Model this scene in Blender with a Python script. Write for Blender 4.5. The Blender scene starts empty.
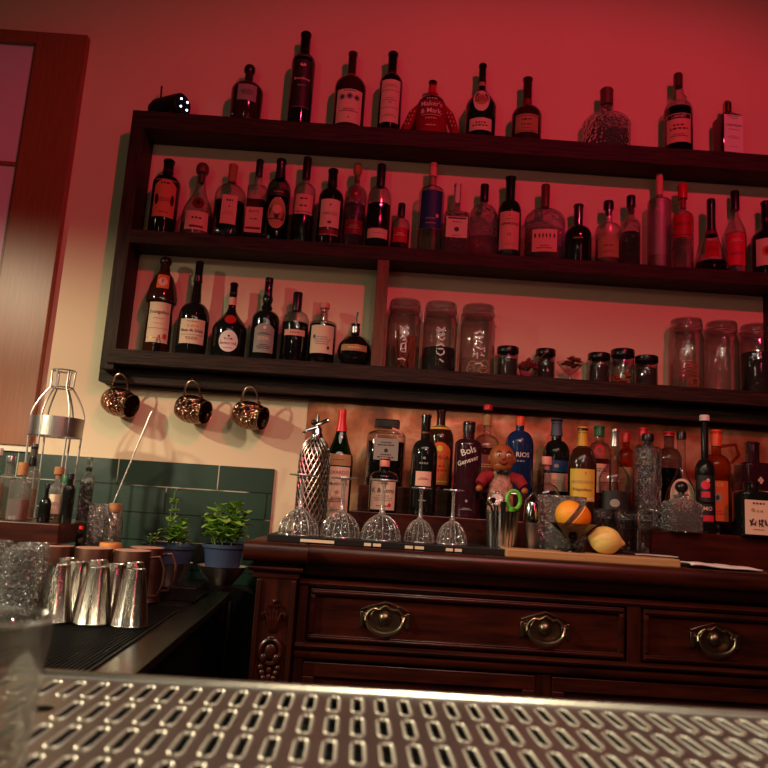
import bpy, math, random
from mathutils import Vector, Matrix
random.seed(7)
SC = bpy.context.scene
COL = SC.collection
PI = math.pi
# ------------------------------------------------------------------ camera model
F = 735.0
PIT, ROL, YAW = math.radians(9.5), math.radians(3.7), math.radians(0.7)
CZ = 1.212
FW = Vector((math.sin(YAW)*math.cos(PIT), math.cos(YAW)*math.cos(PIT), math.sin(PIT)))
RT0 = Vector((math.cos(YAW), -math.sin(YAW), 0)); UP0 = RT0.cross(FW)
RT = RT0*math.cos(ROL)+UP0*math.sin(ROL); UP = RT.cross(FW)

def at(px, py, Y):
    """point of the vertical plane y = Y seen at a pixel of the photograph"""
    d = FW*F+RT*(px-384)-UP*(py-384)
    t = Y/d.y
    return Vector((d.x*t, Y, CZ+d.z*t))

def atz(px, py, Z):
    d = FW*F+RT*(px-384)-UP*(py-384)
    t = (Z-CZ)/d.z
    return Vector((d.x*t, d.y*t, Z))

cam_d = bpy.data.cameras.new('camera')
cam = bpy.data.objects.new('camera', cam_d); COL.objects.link(cam)
cam.matrix_world = Matrix.Translation((0, 0, CZ)) @ Matrix((RT, UP, -FW)).transposed().to_4x4()
cam_d.sensor_width = 36; cam_d.lens = F/768*36
cam_d.clip_start = .02
cam_d.dof.use_dof = True; cam_d.dof.focus_distance = 2.2; cam_d.dof.aperture_fstop = cam_d.lens/2.7
SC.camera = cam

# ------------------------------------------------------------------ materials
MATS = {}

def _new(name):
    m = bpy.data.materials.new(name); m.use_nodes = True
    nt = m.node_tree
    for n in list(nt.nodes): nt.nodes.remove(n)
    out = nt.nodes.new('ShaderNodeOutputMaterial')
    MATS[name] = m
    return m, nt, out

def N(nt, kind, **kw):
    n = nt.nodes.new(kind)
    for k, v in kw.items():
        if k in n.inputs: n.inputs[k].default_value = v
        else: setattr(n, k, v)
    return n

def c4(c): return (c[0], c[1], c[2], 1)

def srgb(r, g, b):
    def f(v):
        v /= 255.
        return v/12.92 if v <= .04045 else ((v+.055)/1.055)**2.4
    return (f(r), f(g), f(b))

def pbr(name, col, rough=.5, metal=0, noise=0, nscale=30, bump=0, bscale=60, stretch=None, coat=0, spec=.5, col2=None):
    if name in MATS: return MATS[name]
    m, nt, out = _new(name)
    b = N(nt, 'ShaderNodeBsdfPrincipled'); b.inputs['Base Color'].default_value = c4(col)
    b.inputs['Roughness'].default_value = rough; b.inputs['Metallic'].default_value = metal
    b.inputs['Coat Weight'].default_value = coat; b.inputs['Coat Roughness'].default_value = .16; b.inputs['Specular IOR Level'].default_value = spec
    nt.links.new(b.outputs[0], out.inputs[0])
    if noise or bump:
        tc = N(nt, 'ShaderNodeTexCoord'); mp = N(nt, 'ShaderNodeMapping')
        nt.links.new(tc.outputs['Object'], mp.inputs[0])
        if stretch: mp.inputs['Scale'].default_value = stretch
    if noise:
        tx = N(nt, 'ShaderNodeTexNoise'); tx.inputs['Scale'].default_value = nscale; tx.inputs['Detail'].default_value = 6
        nt.links.new(mp.outputs[0], tx.inputs[0])
        cr = N(nt, 'ShaderNodeValToRGB')
        c2 = col2 or [max(0, c*(1-noise)) for c in col]
        cr.color_ramp.elements[0].position = .3; cr.color_ramp.elements[0].color = c4(c2)
        cr.color_ramp.elements[1].position = .7; cr.color_ramp.elements[1].color = c4(col)
        nt.links.new(tx.outputs[0], cr.inputs[0]); nt.links.new(cr.outputs[0], b.inputs['Base Color'])
    if bump:
        tb = N(nt, 'ShaderNodeTexNoise'); tb.inputs['Scale'].default_value = bscale; tb.inputs['Detail'].default_value = 4
        nt.links.new(mp.outputs[0], tb.inputs[0])
        bp = N(nt, 'ShaderNodeBump'); bp.inputs['Strength'].default_value = bump; bp.inputs['Distance'].default_value = .004
        nt.links.new(tb.outputs[0], bp.inputs['Height']); nt.links.new(bp.outputs[0], b.inputs['Normal'])
    return m

def glass(name, tint, edge, refl=.05, rim=.5, rough=.03, bump=0, bscale=80, voro=False, scat=0., bdist=.006):
    """thin glass: light passes tinted (more on the longer path near the silhouette), the surface mirrors the room"""
    if name in MATS: return MATS[name]
    m, nt, out = _new(name)
    lw = N(nt, 'ShaderNodeLayerWeight'); lw.inputs['Blend'].default_value = .5
    pw = N(nt, 'ShaderNodeMath', operation='POWER'); pw.inputs[1].default_value = 2.2
    nt.links.new(lw.outputs['Facing'], pw.inputs[0])
    mc = N(nt, 'ShaderNodeMix', data_type='RGBA'); mc.inputs[6].default_value = c4(tint); mc.inputs[7].default_value = c4(edge)
    nt.links.new(pw.outputs[0], mc.inputs[0])
    tr = N(nt, 'ShaderNodeBsdfTransparent'); nt.links.new(mc.outputs[2], tr.inputs[0])
    gl = N(nt, 'ShaderNodeBsdfGlossy'); gl.inputs['Roughness'].default_value = rough; gl.inputs['Color'].default_value = (.9, .9, .9, 1)
    mr = N(nt, 'ShaderNodeMapRange'); mr.inputs['To Min'].default_value = refl; mr.inputs['To Max'].default_value = rim
    p2 = N(nt, 'ShaderNodeMath', operation='POWER'); p2.inputs[1].default_value = 3.
    nt.links.new(lw.outputs['Facing'], p2.inputs[0]); nt.links.new(p2.outputs[0], mr.inputs['Value'])
    mx = N(nt, 'ShaderNodeMixShader'); nt.links.new(mr.outputs[0], mx.inputs[0])
    nt.links.new(tr.outputs[0], mx.inputs[1]); nt.links.new(gl.outputs[0], mx.inputs[2])
    if scat:
        df = N(nt, 'ShaderNodeBsdfDiffuse'); df.inputs[0].default_value = (.9, .88, .84, 1)
        m2 = N(nt, 'ShaderNodeMixShader'); m2.inputs[0].default_value = scat
        nt.links.new(mx.outputs[0], m2.inputs[1]); nt.links.new(df.outputs[0], m2.inputs[2]); nt.links.new(m2.outputs[0], out.inputs[0])
    else: nt.links.new(mx.outputs[0], out.inputs[0])
    if bump:
        tc = N(nt, 'ShaderNodeTexCoord')
        if voro:
            tx = N(nt, 'ShaderNodeTexVoronoi'); tx.inputs['Scale'].default_value = bscale
        else:
            tx = N(nt, 'ShaderNodeTexNoise'); tx.inputs['Scale'].default_value = bscale
        nt.links.new(tc.outputs['Object'], tx.inputs[0])
        bp = N(nt, 'ShaderNodeBump'); bp.inputs['Strength'].default_value = bump; bp.inputs['Distance'].default_value = bdist
        nt.links.new(tx.outputs[0], bp.inputs['Height']); nt.links.new(bp.outputs[0], gl.inputs['Normal'])
        nt.links.new(bp.outputs[0], lw.inputs['Normal'])
    return m

def emit(name, col, s):
    m, nt, out = _new(name)
    e = N(nt, 'ShaderNodeEmission'); e.inputs[0].default_value = c4(col); e.inputs[1].default_value = s
    nt.links.new(e.outputs[0], out.inputs[0]); return m

M_CLEAR = glass('clear_glass', (.88, .88, .87), (.16, .16, .155), .10, .6, .03, .35, 28, scat=.004)
M_JAR = glass('jar_glass', (.80, .80, .79), (.12, .12, .115), .13, .7, .03, .5, 30, scat=.006)
M_CRYS = glass('cut_crystal', (.86, .86, .84), (.34, .34, .33), .34, .95, .05, 1.0, 75, True, scat=.06, bdist=.03)
M_COUPE = glass('coupe_glass', (.86, .85, .82), (.26, .25, .23), .22, 1., .05, .8, 60, True, scat=.03, bdist=.02)
M_STEM = glass('thick_stem_glass', (.82, .81, .78), (.4, .39, .36), .28, 1., .10, scat=.16)
M_SMOKE = glass('smoky_glass', (.52, .50, .48), (.10, .10, .10), .06, .5)
M_FROST = glass('frosted_glass', (.62, .60, .60), (.38, .37, .37), .16, .35, .5)
M_AMBERG = glass('amber_glass', (.80, .42, .12), (.35, .12, .03), .05, .5)
M_GREENG = glass('green_glass', (.10, .28, .12), (.02, .07, .03), .10, .6)
M_LEDGE = glass('lit_haze_glass', (.88, .88, .85), (.25, .25, .24), .12, .7, .03, .4, 30, scat=.07)  # pale scatter mixed in so the ledge bottles look lit against dark tiles
M_EMB = glass('embossed_glass', (.80, .79, .77), (.22, .22, .22), .17, .75, .06, 1., 60, scat=.01, bdist=.02)
M_DARK = pbr('black_bottle_glass', (.008, .009, .008), .07, spec=.6)
M_DKGREEN = pbr('dark_green_glass', (.008, .022, .010), .07, spec=.6)
M_BROWN = pbr('brown_bottle_glass', (.035, .012, .006), .08, spec=.6)
M_BLUE = pbr('blue_bottle_glass', (.010, .030, .11), .08, spec=.6)
M_PURPLE = pbr('plum_bottle_glass', (.035, .008, .014), .1, spec=.6)
L_WHISKY = glass('amber_liquid', (.42, .15, .05), (.18, .05, .02), .01, .05)
L_DARK = glass('dark_liquid', (.06, .02, .012), (.02, .008, .006), .01, .05)
L_RED = glass('red_liquid', (.45, .06, .04), (.2, .02, .015), .01, .05)
L_PALE = glass('pale_liquid', (.80, .68, .50), (.5, .4, .28), .01, .05)
L_CLEAR = glass('clear_liquid', (.88, .88, .87), (.5, .5, .5), .01, .12)
P_CREAM = pbr('cream_paper', srgb(226, 208, 178), .7)
P_WHITE = pbr('white_paper', srgb(235, 230, 222), .65)
P_PINK = pbr('pinkish_paper', srgb(222, 170, 150), .7)
P_TAN = pbr('tan_paper', srgb(178, 142, 98), .7)
P_ORANGE = pbr('orange_paper', srgb(214, 98, 40), .7)
P_YELLOW = pbr('yellow_paper', srgb(222, 190, 70), .6)
P_GOLD = pbr('gold_print', srgb(196, 150, 70), .45, .5)
P_BLACK = pbr('black_print', (.012, .011, .011), .55)
P_RED = pbr('red_print', srgb(180, 26, 30), .55)
P_NAVY = pbr('navy_paper', srgb(18, 58, 108), .6)
P_GREY = pbr('grey_paper', srgb(150, 148, 140), .7)
P_DKRED = pbr('dark_red_print', srgb(110, 18, 22), .5)
P_HOTPINK = pbr('crimson_print', srgb(214, 40, 66), .55)
C_BLACK = pbr('black_cap', (.012, .012, .012), .3)
C_RED = pbr('red_wax', srgb(196, 26, 36), .35)
C_BRED = pbr('bright_red_cap', srgb(214, 28, 40), .35)
C_CORK = pbr('cork', srgb(176, 120, 76), .8, noise=.3, nscale=150)
C_WOOD = pbr('stopper_wood', srgb(120, 78, 48), .6, noise=.3, nscale=60)
C_WHITE = pbr('white_cap', srgb(225, 214, 205), .5)
C_SILVER = pbr('silver_foil', (.6, .6, .6), .3, .9)
C_GOLD = pbr('gold_cap', srgb(200, 150, 60), .3, .9)
C_YEL = pbr('yellow_capsule', srgb(214, 168, 48), .45)
C_BLUE = pbr('grey_blue_capsule', srgb(70, 92, 112), .5)
C_GREEN = pbr('green_cap', srgb(26, 110, 66), .4)
C_BROWN = pbr('brown_capsule', srgb(96, 52, 36), .45)
C_ORANGE = pbr('orange_cap', srgb(230, 84, 40), .4)
C_PINK = pbr('pink_stopper', srgb(226, 150, 136), .6)
STEEL = pbr('stainless_steel', (.55, .54, .52), .22, 1)
SATIN = pbr('satin_steel_bowl', (.62, .60, .56), .3, 1)
STEEL2 = pbr('brushed_steel', (.50, .47, .44), .34, 1, bump=.15, bscale=40, stretch=(1, 30, 1))
CHROME = pbr('polished_chrome', (.75, .74, .72), .12, 1)
WIRE = pbr('satin_wire', (.78, .75, .70), .38, .9)
COPPER = pbr('hammered_copper', (.42, .20, .13), .16, 1, bump=1.0, bscale=75)
_nt = COPPER.node_tree; _b = [n for n in _nt.nodes if n.type == 'BUMP'][0]; _v = _nt.nodes.new('ShaderNodeTexVoronoi'); _v.inputs['Scale'].default_value = 110
_tc = _nt.nodes.new('ShaderNodeTexCoord'); _nt.links.new(_tc.outputs['Object'], _v.inputs[0]); _nt.links.new(_v.outputs[0], _b.inputs['Height']); _b.inputs['Distance'].default_value = .006
COPPER2 = pbr('shade_dark_copper', (.20, .10, .075), .45, 1)  # upturned mug sides: copper darkened to stand for the shade around them
BRASS = pbr('aged_brass', (.26, .19, .12), .34, 1)
SHELFW = pbr('dark_stained_pine', srgb(62, 44, 32), .6, noise=.6, nscale=6, bump=.6, bscale=12, stretch=(1.5, 22, 22), spec=.3, col2=srgb(15, 10, 8))
SHELFV = pbr('dark_stained_pine_upright', srgb(62, 44, 32), .6, noise=.6, nscale=6, bump=.6, bscale=12, stretch=(22, 22, 1.5), spec=.3, col2=srgb(15, 10, 8))
DIVW = pbr('bare_brown_pine', srgb(122, 76, 50), .6, noise=.45, nscale=9, bump=.4, bscale=14, stretch=(14, 14, 1.2))
MAHO = pbr('mahogany', srgb(72, 26, 14), .32, noise=.55, nscale=7, stretch=(1, 9, 9), coat=.08, spec=.4, col2=srgb(36, 11, 7), bump=.06, bscale=20)
MAHOV = pbr('mahogany_upright', srgb(66, 24, 13), .32, noise=.55, nscale=7, stretch=(9, 9, 1), coat=.06, spec=.4, col2=srgb(34, 11, 7))
RUBBER = pbr('black_rubber', (.007, .007, .007), .55, spec=.3)
BLACKM = pbr('black_lacquer', (.01, .009, .009), .25)
BOARD = pbr('light_chopping_wood', srgb(196, 150, 100), .5, noise=.25, nscale=10, stretch=(1, 20, 20))
CHALK = pbr('white_chalk_pen', (.85, .83, .80), .6)
POTB = pbr('blue_plastic_pot', srgb(54, 70, 98), .4)
SOIL = pbr('potting_soil', (.02, .014, .01), .95, bump=1, bscale=90)
LEAF = pbr('basil_leaf', srgb(142, 190, 78), .45, noise=.35, nscale=25)
STEM = pbr('green_stem', srgb(90, 120, 52), .6)

# wall paint, tiles, backsplash
M_WALL = pbr('cream_wall_paint', srgb(232, 214, 180), .62, noise=.06, nscale=2.5, bump=.12, bscale=60)
M_CASE = pbr('varnished_pine_casing', srgb(152, 92, 58), .38, noise=.25, nscale=8, stretch=(16, 16, 1))

def tile_mat():
    m, nt, out = _new('green_wall_tile')
    tc = N(nt, 'ShaderNodeTexCoord'); sp = N(nt, 'ShaderNodeSeparateXYZ'); cb = N(nt, 'ShaderNodeCombineXYZ')
    nt.links.new(tc.outputs['Object'], sp.inputs[0]); nt.links.new(sp.outputs[0], cb.inputs[0]); nt.links.new(sp.outputs[2], cb.inputs[1])
    br = N(nt, 'ShaderNodeTexBrick'); br.inputs['Scale'].default_value = 1
    br.inputs['Brick Width'].default_value = .335; br.inputs['Row Height'].default_value = .088; br.inputs['Mortar Size'].default_value = .0022
    br.inputs['Mortar Smooth'].default_value = .3; br.offset = .5
    br.inputs['Color1'].default_value = c4(srgb(42, 68, 56)); br.inputs['Color2'].default_value = c4(srgb(37, 60, 50)); br.inputs['Mortar'].default_value = c4(srgb(14, 30, 24))
    nt.links.new(cb.outputs[0], br.inputs[0])
    b = N(nt, 'ShaderNodeBsdfPrincipled'); b.inputs['Roughness'].default_value = .3
    ch = N(nt, 'ShaderNodeTexNoise'); ch.inputs['Scale'].default_value = 5; nt.links.new(cb.outputs[0], ch.inputs[0])
    cc = N(nt, 'ShaderNodeValToRGB'); cc.color_ramp.elements[0].position = .50; cc.color_ramp.elements[0].color = c4(srgb(14, 26, 22)); cc.color_ramp.elements[1].position = .56; cc.color_ramp.elements[1].color = c4(srgb(190, 186, 168))
    nt.links.new(ch.outputs[0], cc.inputs[0]); nt.links.new(cc.outputs[0], br.inputs['Mortar'])
    nt.links.new(br.outputs[0], b.inputs['Base Color'])
    nz = N(nt, 'ShaderNodeTexNoise'); nz.inputs['Scale'].default_value = 14; nt.links.new(cb.outputs[0], nz.inputs[0])
    ad = N(nt, 'ShaderNodeMath', operation='MULTIPLY_ADD'); ad.inputs[1].default_value = -1.0
    ns = N(nt, 'ShaderNodeMath', operation='MULTIPLY'); ns.inputs[1].default_value = .25
    nt.links.new(nz.outputs[0], ns.inputs[0]); nt.links.new(br.outputs['Fac'], ad.inputs[0]); nt.links.new(ns.outputs[0], ad.inputs[2])
    bp = N(nt, 'ShaderNodeBump'); bp.inputs['Strength'].default_value = .8; bp.inputs['Distance'].default_value = .004
    nt.links.new(ad.outputs[0], bp.inputs['Height']); nt.links.new(bp.outputs[0], b.inputs['Normal'])
    nt.links.new(b.outputs[0], out.inputs[0]); return m
M_TILE = tile_mat()

def copper_sheet():
    m, nt, out = _new('patinated_copper_sheet')
    tc = N(nt, 'ShaderNodeTexCoord')
    n1 = N(nt, 'ShaderNodeTexNoise'); n1.inputs['Scale'].default_value = 9; n1.inputs['Detail'].default_value = 8; n1.inputs['Distortion'].default_value = .35
    nt.links.new(tc.outputs['Object'], n1.inputs[0])
    cr = N(nt, 'ShaderNodeValToRGB'); e = cr.color_ramp.elements
    e[0].position = .34; e[0].color = c4(srgb(118, 70, 50)); e[1].position = .68; e[1].color = c4(srgb(226, 176, 142))
    x = e.new(.5); x.color = c4(srgb(178, 112, 74))
    nt.links.new(n1.outputs[0], cr.inputs[0])
    b = N(nt, 'ShaderNodeBsdfPrincipled'); b.inputs['Metallic'].default_value = .45; b.inputs['Roughness'].default_value = .38
    nt.links.new(cr.outputs[0], b.inputs['Base Color'])
    bp = N(nt, 'ShaderNodeBump'); bp.inputs['Strength'].default_value = .35; bp.inputs['Distance'].default_value = .01
    nt.links.new(n1.outputs[0], bp.inputs['Height']); nt.links.new(bp.outputs[0], b.inputs['Normal'])
    nt.links.new(b.outputs[0], out.inputs[0]); return m
M_SPLASH = copper_sheet()

# ------------------------------------------------------------------ mesh helpers
class MB:
    def __init__(s): s.v = []; s.f = []
    def add(s, vs, fs, M=None):
        o = len(s.v)
        s.v += [tuple(M @ Vector(v)) if M else tuple(v) for v in vs]
        s.f += [tuple(i+o for i in f) for f in fs]
        return s
    def box(s, x0, x1, y0, y1, z0, z1, M=None):
        return s.add([(x0, y0, z0), (x1, y0, z0), (x1, y1, z0), (x0, y1, z0), (x0, y0, z1), (x1, y0, z1), (x1, y1, z1), (x0, y1, z1)],
                     [(0, 3, 2, 1), (4, 5, 6, 7), (0, 1, 5, 4), (1, 2, 6, 5), (2, 3, 7, 6), (3, 0, 4, 7)], M)
    def lathe(s, prof, seg=24, M=None, n=2., sx=1., sy=1., fl=None, rot=0, cut=0):
        """profile of (radius, z); superellipse power n; fl=(count, depth) flutes"""
        vs = []; fs = []; rings = []
        for ri, (r, z) in enumerate(prof):
            if r <= 1e-6:
                rings.append([len(vs)]); vs.append((0, 0, z))
            else:
                ring = []
                for i in range(seg):
                    a = 2*PI*(i+(.5*(ri % 2) if cut else 0))/seg+rot
                    k = se(a, n, sx, sy)
                    rr = r*k
                    if fl: rr *= 1+fl[1]*math.cos(a*fl[0])
                    ring.append(len(vs)); vs.append((rr*math.cos(a), rr*math.sin(a), z))
                rings.append(ring)
        for a, b in zip(rings, rings[1:]):
            if len(a) == 1 and len(b) == 1: continue
            for i in range(seg):
                j = (i+1) % seg
                if len(a) == 1: fs.append((a[0], b[j], b[i]))
                elif len(b) == 1: fs.append((a[i], a[j], b[0]))
                else: fs.append((a[i], a[j], b[j], b[i]))
        return s.add(vs, fs, M)
    def tube(s, pts, r, seg=8, M=None, closed=False):
        pts = [Vector(p) for p in pts]; n = len(pts)
        rr = r if isinstance(r, (list, tuple)) else [r]*n
        vs = []; fs = []
        prev = None
        for i, p in enumerate(pts):
            if closed: t = pts[(i+1) % n]-pts[i-1]
            else: t = pts[min(i+1, n-1)]-pts[max(i-1, 0)]
            t.normalize()
            if prev is None:
                u = t.orthogonal().normalized()
            else:
                u = (prev-t*prev.dot(t))
                u = u.normalized() if u.length > 1e-6 else t.orthogonal().normalized()
            prev = u; w = t.cross(u)
            for k in range(seg):
                a = 2*PI*k/seg
                vs.append(tuple(p+(u*math.cos(a)+w*math.sin(a))*rr[i]))
        m = n if closed else n-1
        for i in range(m):
            for k in range(seg):
                a = i*seg+k; b = i*seg+(k+1) % seg; c = ((i+1) % n)*seg+(k+1) % seg; d = ((i+1) % n)*seg+k
                fs.append((a, b, c, d))
        if not closed:
            fs.append(tuple(range(seg-1, -1, -1))); fs.append(tuple((n-1)*seg+k for k in range(seg)))
        return s.add(vs, fs, M)
    def sphere(s, c, r, seg=16, rings=10, sc=(1, 1, 1), M=None):
        c = Vector(c)
        prof = [(math.sin(PI*i/rings), -math.cos(PI*i/rings)) for i in range(rings+1)]
        prof[0] = (0, -1); prof[-1] = (0, 1)
        T = Matrix.Translation(c) @ Matrix.Diagonal((r*sc[0], r*sc[1], r*sc[2], 1))
        return s.lathe(prof, seg, (M @ T) if M else T)
    def prism(s, poly, y0, y1, M=None):
        """polygon in x,z extruded along y"""
        n = len(poly)
        return s.add([(x, y0, z) for x, z in poly]+[(x, y1, z) for x, z in poly],
                     [tuple(range(n)), tuple(range(2*n-1, n-1, -1))]+[(i, i+n, (i+1) % n+n, (i+1) % n) for i in range(n)], M)
    def sweepx(s, prof, x0, x1, M=None):
        """polygon in y,z extruded along x"""
        n = len(prof)
        return s.add([(x0, y, z) for y, z in prof]+[(x1, y, z) for y, z in prof],
                     [tuple(range(n-1, -1, -1)), tuple(range(n, 2*n))]+[(i, (i+1) % n, (i+1) % n+n, i+n) for i in range(n)], M)
    def build(s, name, mat, parent=None, smooth=True, bevel=0, auto=35):
        me = bpy.data.meshes.new(name); me.from_pydata(s.v, [], s.f); me.validate()
        import bmesh
        bm = bmesh.new(); bm.from_mesh(me); bmesh.ops.recalc_face_normals(bm, faces=bm.faces)
        if smooth:
            lim = math.radians(auto)
            for f in bm.faces: f.smooth = True
            for e in bm.edges:
                if len(e.link_faces) == 2 and e.calc_face_angle(0) > lim: e.smooth = False
        bm.to_mesh(me); bm.free()
        me.materials.append(mat)
        o = bpy.data.objects.new(name, me); COL.objects.link(o)
        if parent: o.parent = parent
        if bevel:
            b = o.modifiers.new('bevel', 'BEVEL'); b.width = bevel; b.segments = 2; b.limit_method = 'ANGLE'
        return o

def se(a, n, sx=1., sy=1.):
    if n == 2 and sx == sy == 1: return 1.
    c = abs(math.cos(a))/sx; d = abs(math.sin(a))/sy
    return (c**n+d**n)**(-1./n)

def empty(name, loc, rz=0):
    o = bpy.data.objects.new(name, None); COL.objects.link(o); o.location = loc; o.rotation_euler.z = rz
    o.empty_display_size = .02
    return o

def tag(o, label, cat, group=None):
    o['label'] = label; o['category'] = cat
    if group: o['group'] = group
    return o

def struct(o): o['kind'] = 'structure'; return o

_tc = {}
def text2d(s):
    """flat lettering, height 1, centred: (verts, faces, width)"""
    if s in _tc: return _tc[s]
    cu = bpy.data.curves.new('t', 'FONT'); cu.body = s; cu.size = 1.4; cu.resolution_u = 2; cu.align_x = 'CENTER'
    cu.offset = .012
    ob = bpy.data.objects.new('t', cu); me = ob.to_mesh()
    vs = [(v.co.x, v.co.y) for v in me.vertices]; fs = [tuple(p.vertices) for p in me.polygons]
    ob.to_mesh_clear(); bpy.data.objects.remove(ob); bpy.data.curves.remove(cu)
    xs = [v[0] for v in vs] or [0, 1]; ys = [v[1] for v in vs] or [0, 1]
    mx = (min(xs)+max(xs))/2; my = (min(ys)+max(ys))/2
    _tc[s] = ([(x-mx, y-my) for x, y in vs], fs, max(xs)-min(xs))
    return _tc[s]

# ------------------------------------------------------------------ bottles
def shoulder(style, t):
    if style == 'round': return (1-t**2.3)**.62 if t < 1 else 0
    if style == 'ogee': return (1+math.cos(PI*t))/2
    if style == 'cone': return 1-t
    if style == 'bell': return (1-t)**1.7
    if style == 'flat': return (1-t**5)**.5 if t < 1 else 0
    return 1-t

def mkprof(hb, hs, rn, style='round', rb=1., low=.012, steps=9, mid=None, top=.985):
    p = [(0, 0), (rb*.90, 0), (rb*.985, low*.5), (rb, low)]
    if mid: p += mid
    p += [(1, hb)]
    for i in range(1, steps+1):
        t = i/steps; p.append((rn+(1-rn)*shoulder(style, t), hb+(hs-hb)*t))
    p += [(rn, top-.03), (rn*1.12, top-.025), (rn*1.12, top)]
    return p

def dense(prof, n):
    """resample a profile to n rings between its ends (for diamond cut facets)"""
    L = [0]
    for (r0, z0), (r1, z1) in zip(prof, prof[1:]): L.append(L[-1]+math.hypot(r1-r0, z1-z0))
    out = []
    for k in range(n+1):
        t = L[-1]*k/n; i = max(j for j in range(len(L)) if L[j] <= t+1e-12); i = min(i, len(prof)-2)
        u = (t-L[i])/max(L[i+1]-L[i], 1e-9); out.append((prof[i][0]+(prof[i+1][0]-prof[i][0])*u, prof[i][1]+(prof[i+1][1]-prof[i][1])*u))
    return out

def rad(prof, z):
    for (r0, z0), (r1, z1) in zip(prof, prof[1:]):
        if z1 > z0 and z0 <= z <= z1: return r0+(r1-r0)*(z-z0)/(z1-z0)
    return prof[-1][0]

def surf(prof, R, H, n, sx, sy, x, z, off):
    """point on the front of a bottle: x along the surface, z height"""
    r = rad(prof, z/H)*R+off
    if n > 3.5:
        return (x, -(r*sy), z)
    a = x/(r*max(sx, .2))
    k = se(a-PI/2, n, sx, sy)
    return (r*k*math.sin(a), -r*k*math.cos(a), z)

def patch(prof, R, H, n, sx, sy, z0, z1, hw, off, shape='rect', cx=0.):
    mb = MB(); nx, nz = 12, 8
    if shape == 'oval':
        vs = [surf(prof, R, H, n, sx, sy, cx, (z0+z1)/2, off)]
        K = 24
        for q in (.5, 1.):
            for i in range(K):
                a = 2*PI*i/K
                vs.append(surf(prof, R, H, n, sx, sy, cx+math.cos(a)*hw*q, (z0+z1)/2+math.sin(a)*(z1-z0)/2*q, off))
        fs = [(0, 1+i, 1+(i+1) % K) for i in range(K)]+[(1+i, 1+K+i, 1+K+(i+1) % K, 1+(i+1) % K) for i in range(K)]
        return mb.add(vs, fs)
    vs = []
    for j in range(nz+1):
        for i in range(nx+1):
            u = i/nx*2-1; zt = z1
            if shape == 'arch': zt = z1-(z1-z0)*.16*u*u
            vs.append(surf(prof, R, H, n, sx, sy, cx+u*hw, z0+(zt-z0)*j/nz, off))
    fs = [(j*(nx+1)+i, j*(nx+1)+i+1, (j+1)*(nx+1)+i+1, (j+1)*(nx+1)+i) for j in range(nz) for i in range(nx)]
    return mb.add(vs, fs)

def lettering(prof, R, H, n, sx, sy, hw, items, parent, rot=0):
    """items: (string, height fraction, size relative to R, material[, x offset])"""
    by = {}
    for it in items:
        s, zf, sz, mat = it[:4]; ox = it[4] if len(it) > 4 else 0
        mb = by.setdefault(mat.name, (MB(), mat))[0]
        h = sz*R
        if s.startswith('~'):       # small print, too small to read
            ln = int(s[1:] or 3)
            rnd = random.Random(hash((zf, sz)) & 255)
            for k in range(ln):
                zz = zf*H-(k-(ln-1)/2)*h*1.9; w = hw*(.45+.4*((k*37 % 10)/10.))
                x = -w
                while x < w:
                    ww = min(h*(.9+1.3*((int(abs(x)*9e4)+k*7) % 5)/5.), w-x)
                    if ww > h*.3:
                        mb.add([surf(prof, R, H, n, sx, sy, a+ox*R, b, .0011) for a, b in ((x, zz-h/2), (x+ww, zz-h/2), (x+ww, zz+h/2), (x, zz+h/2))], [(0, 1, 2, 3)])
                    x += ww+h*.6
            continue
        if s.startswith('@'):       # solid dot / emblem, oval
            q = patch(prof, R, H, n, sx, sy, zf*H-h, zf*H+h, h*float(s[1:] or 1), .0010, 'oval', ox*R)
            mb.add(q.v, q.f); continue
        if s.startswith('#'):       # solid bar
            q = patch(prof, R, H, n, sx, sy, zf*H-h, zf*H+h, hw*float(s[1:] or 1), .0009, 'rect', ox*R)
            mb.add(q.v, q.f); continue
        vs, fs, w = text2d(s)
        k = min(h, 1.8*hw/w)
        ca, sa = math.cos(rot), math.sin(rot)
        pts = [surf(prof, R, H, n, sx, sy, ox*R+(x*ca-y*sa)*k, zf*H+(x*sa+y*ca)*k, .0014) for x, y in vs]
        mb.add(pts, fs)
    for mb, mat in by.values():
        if mb.v: mb.build('lettering', mat, parent, smooth=False)

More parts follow.
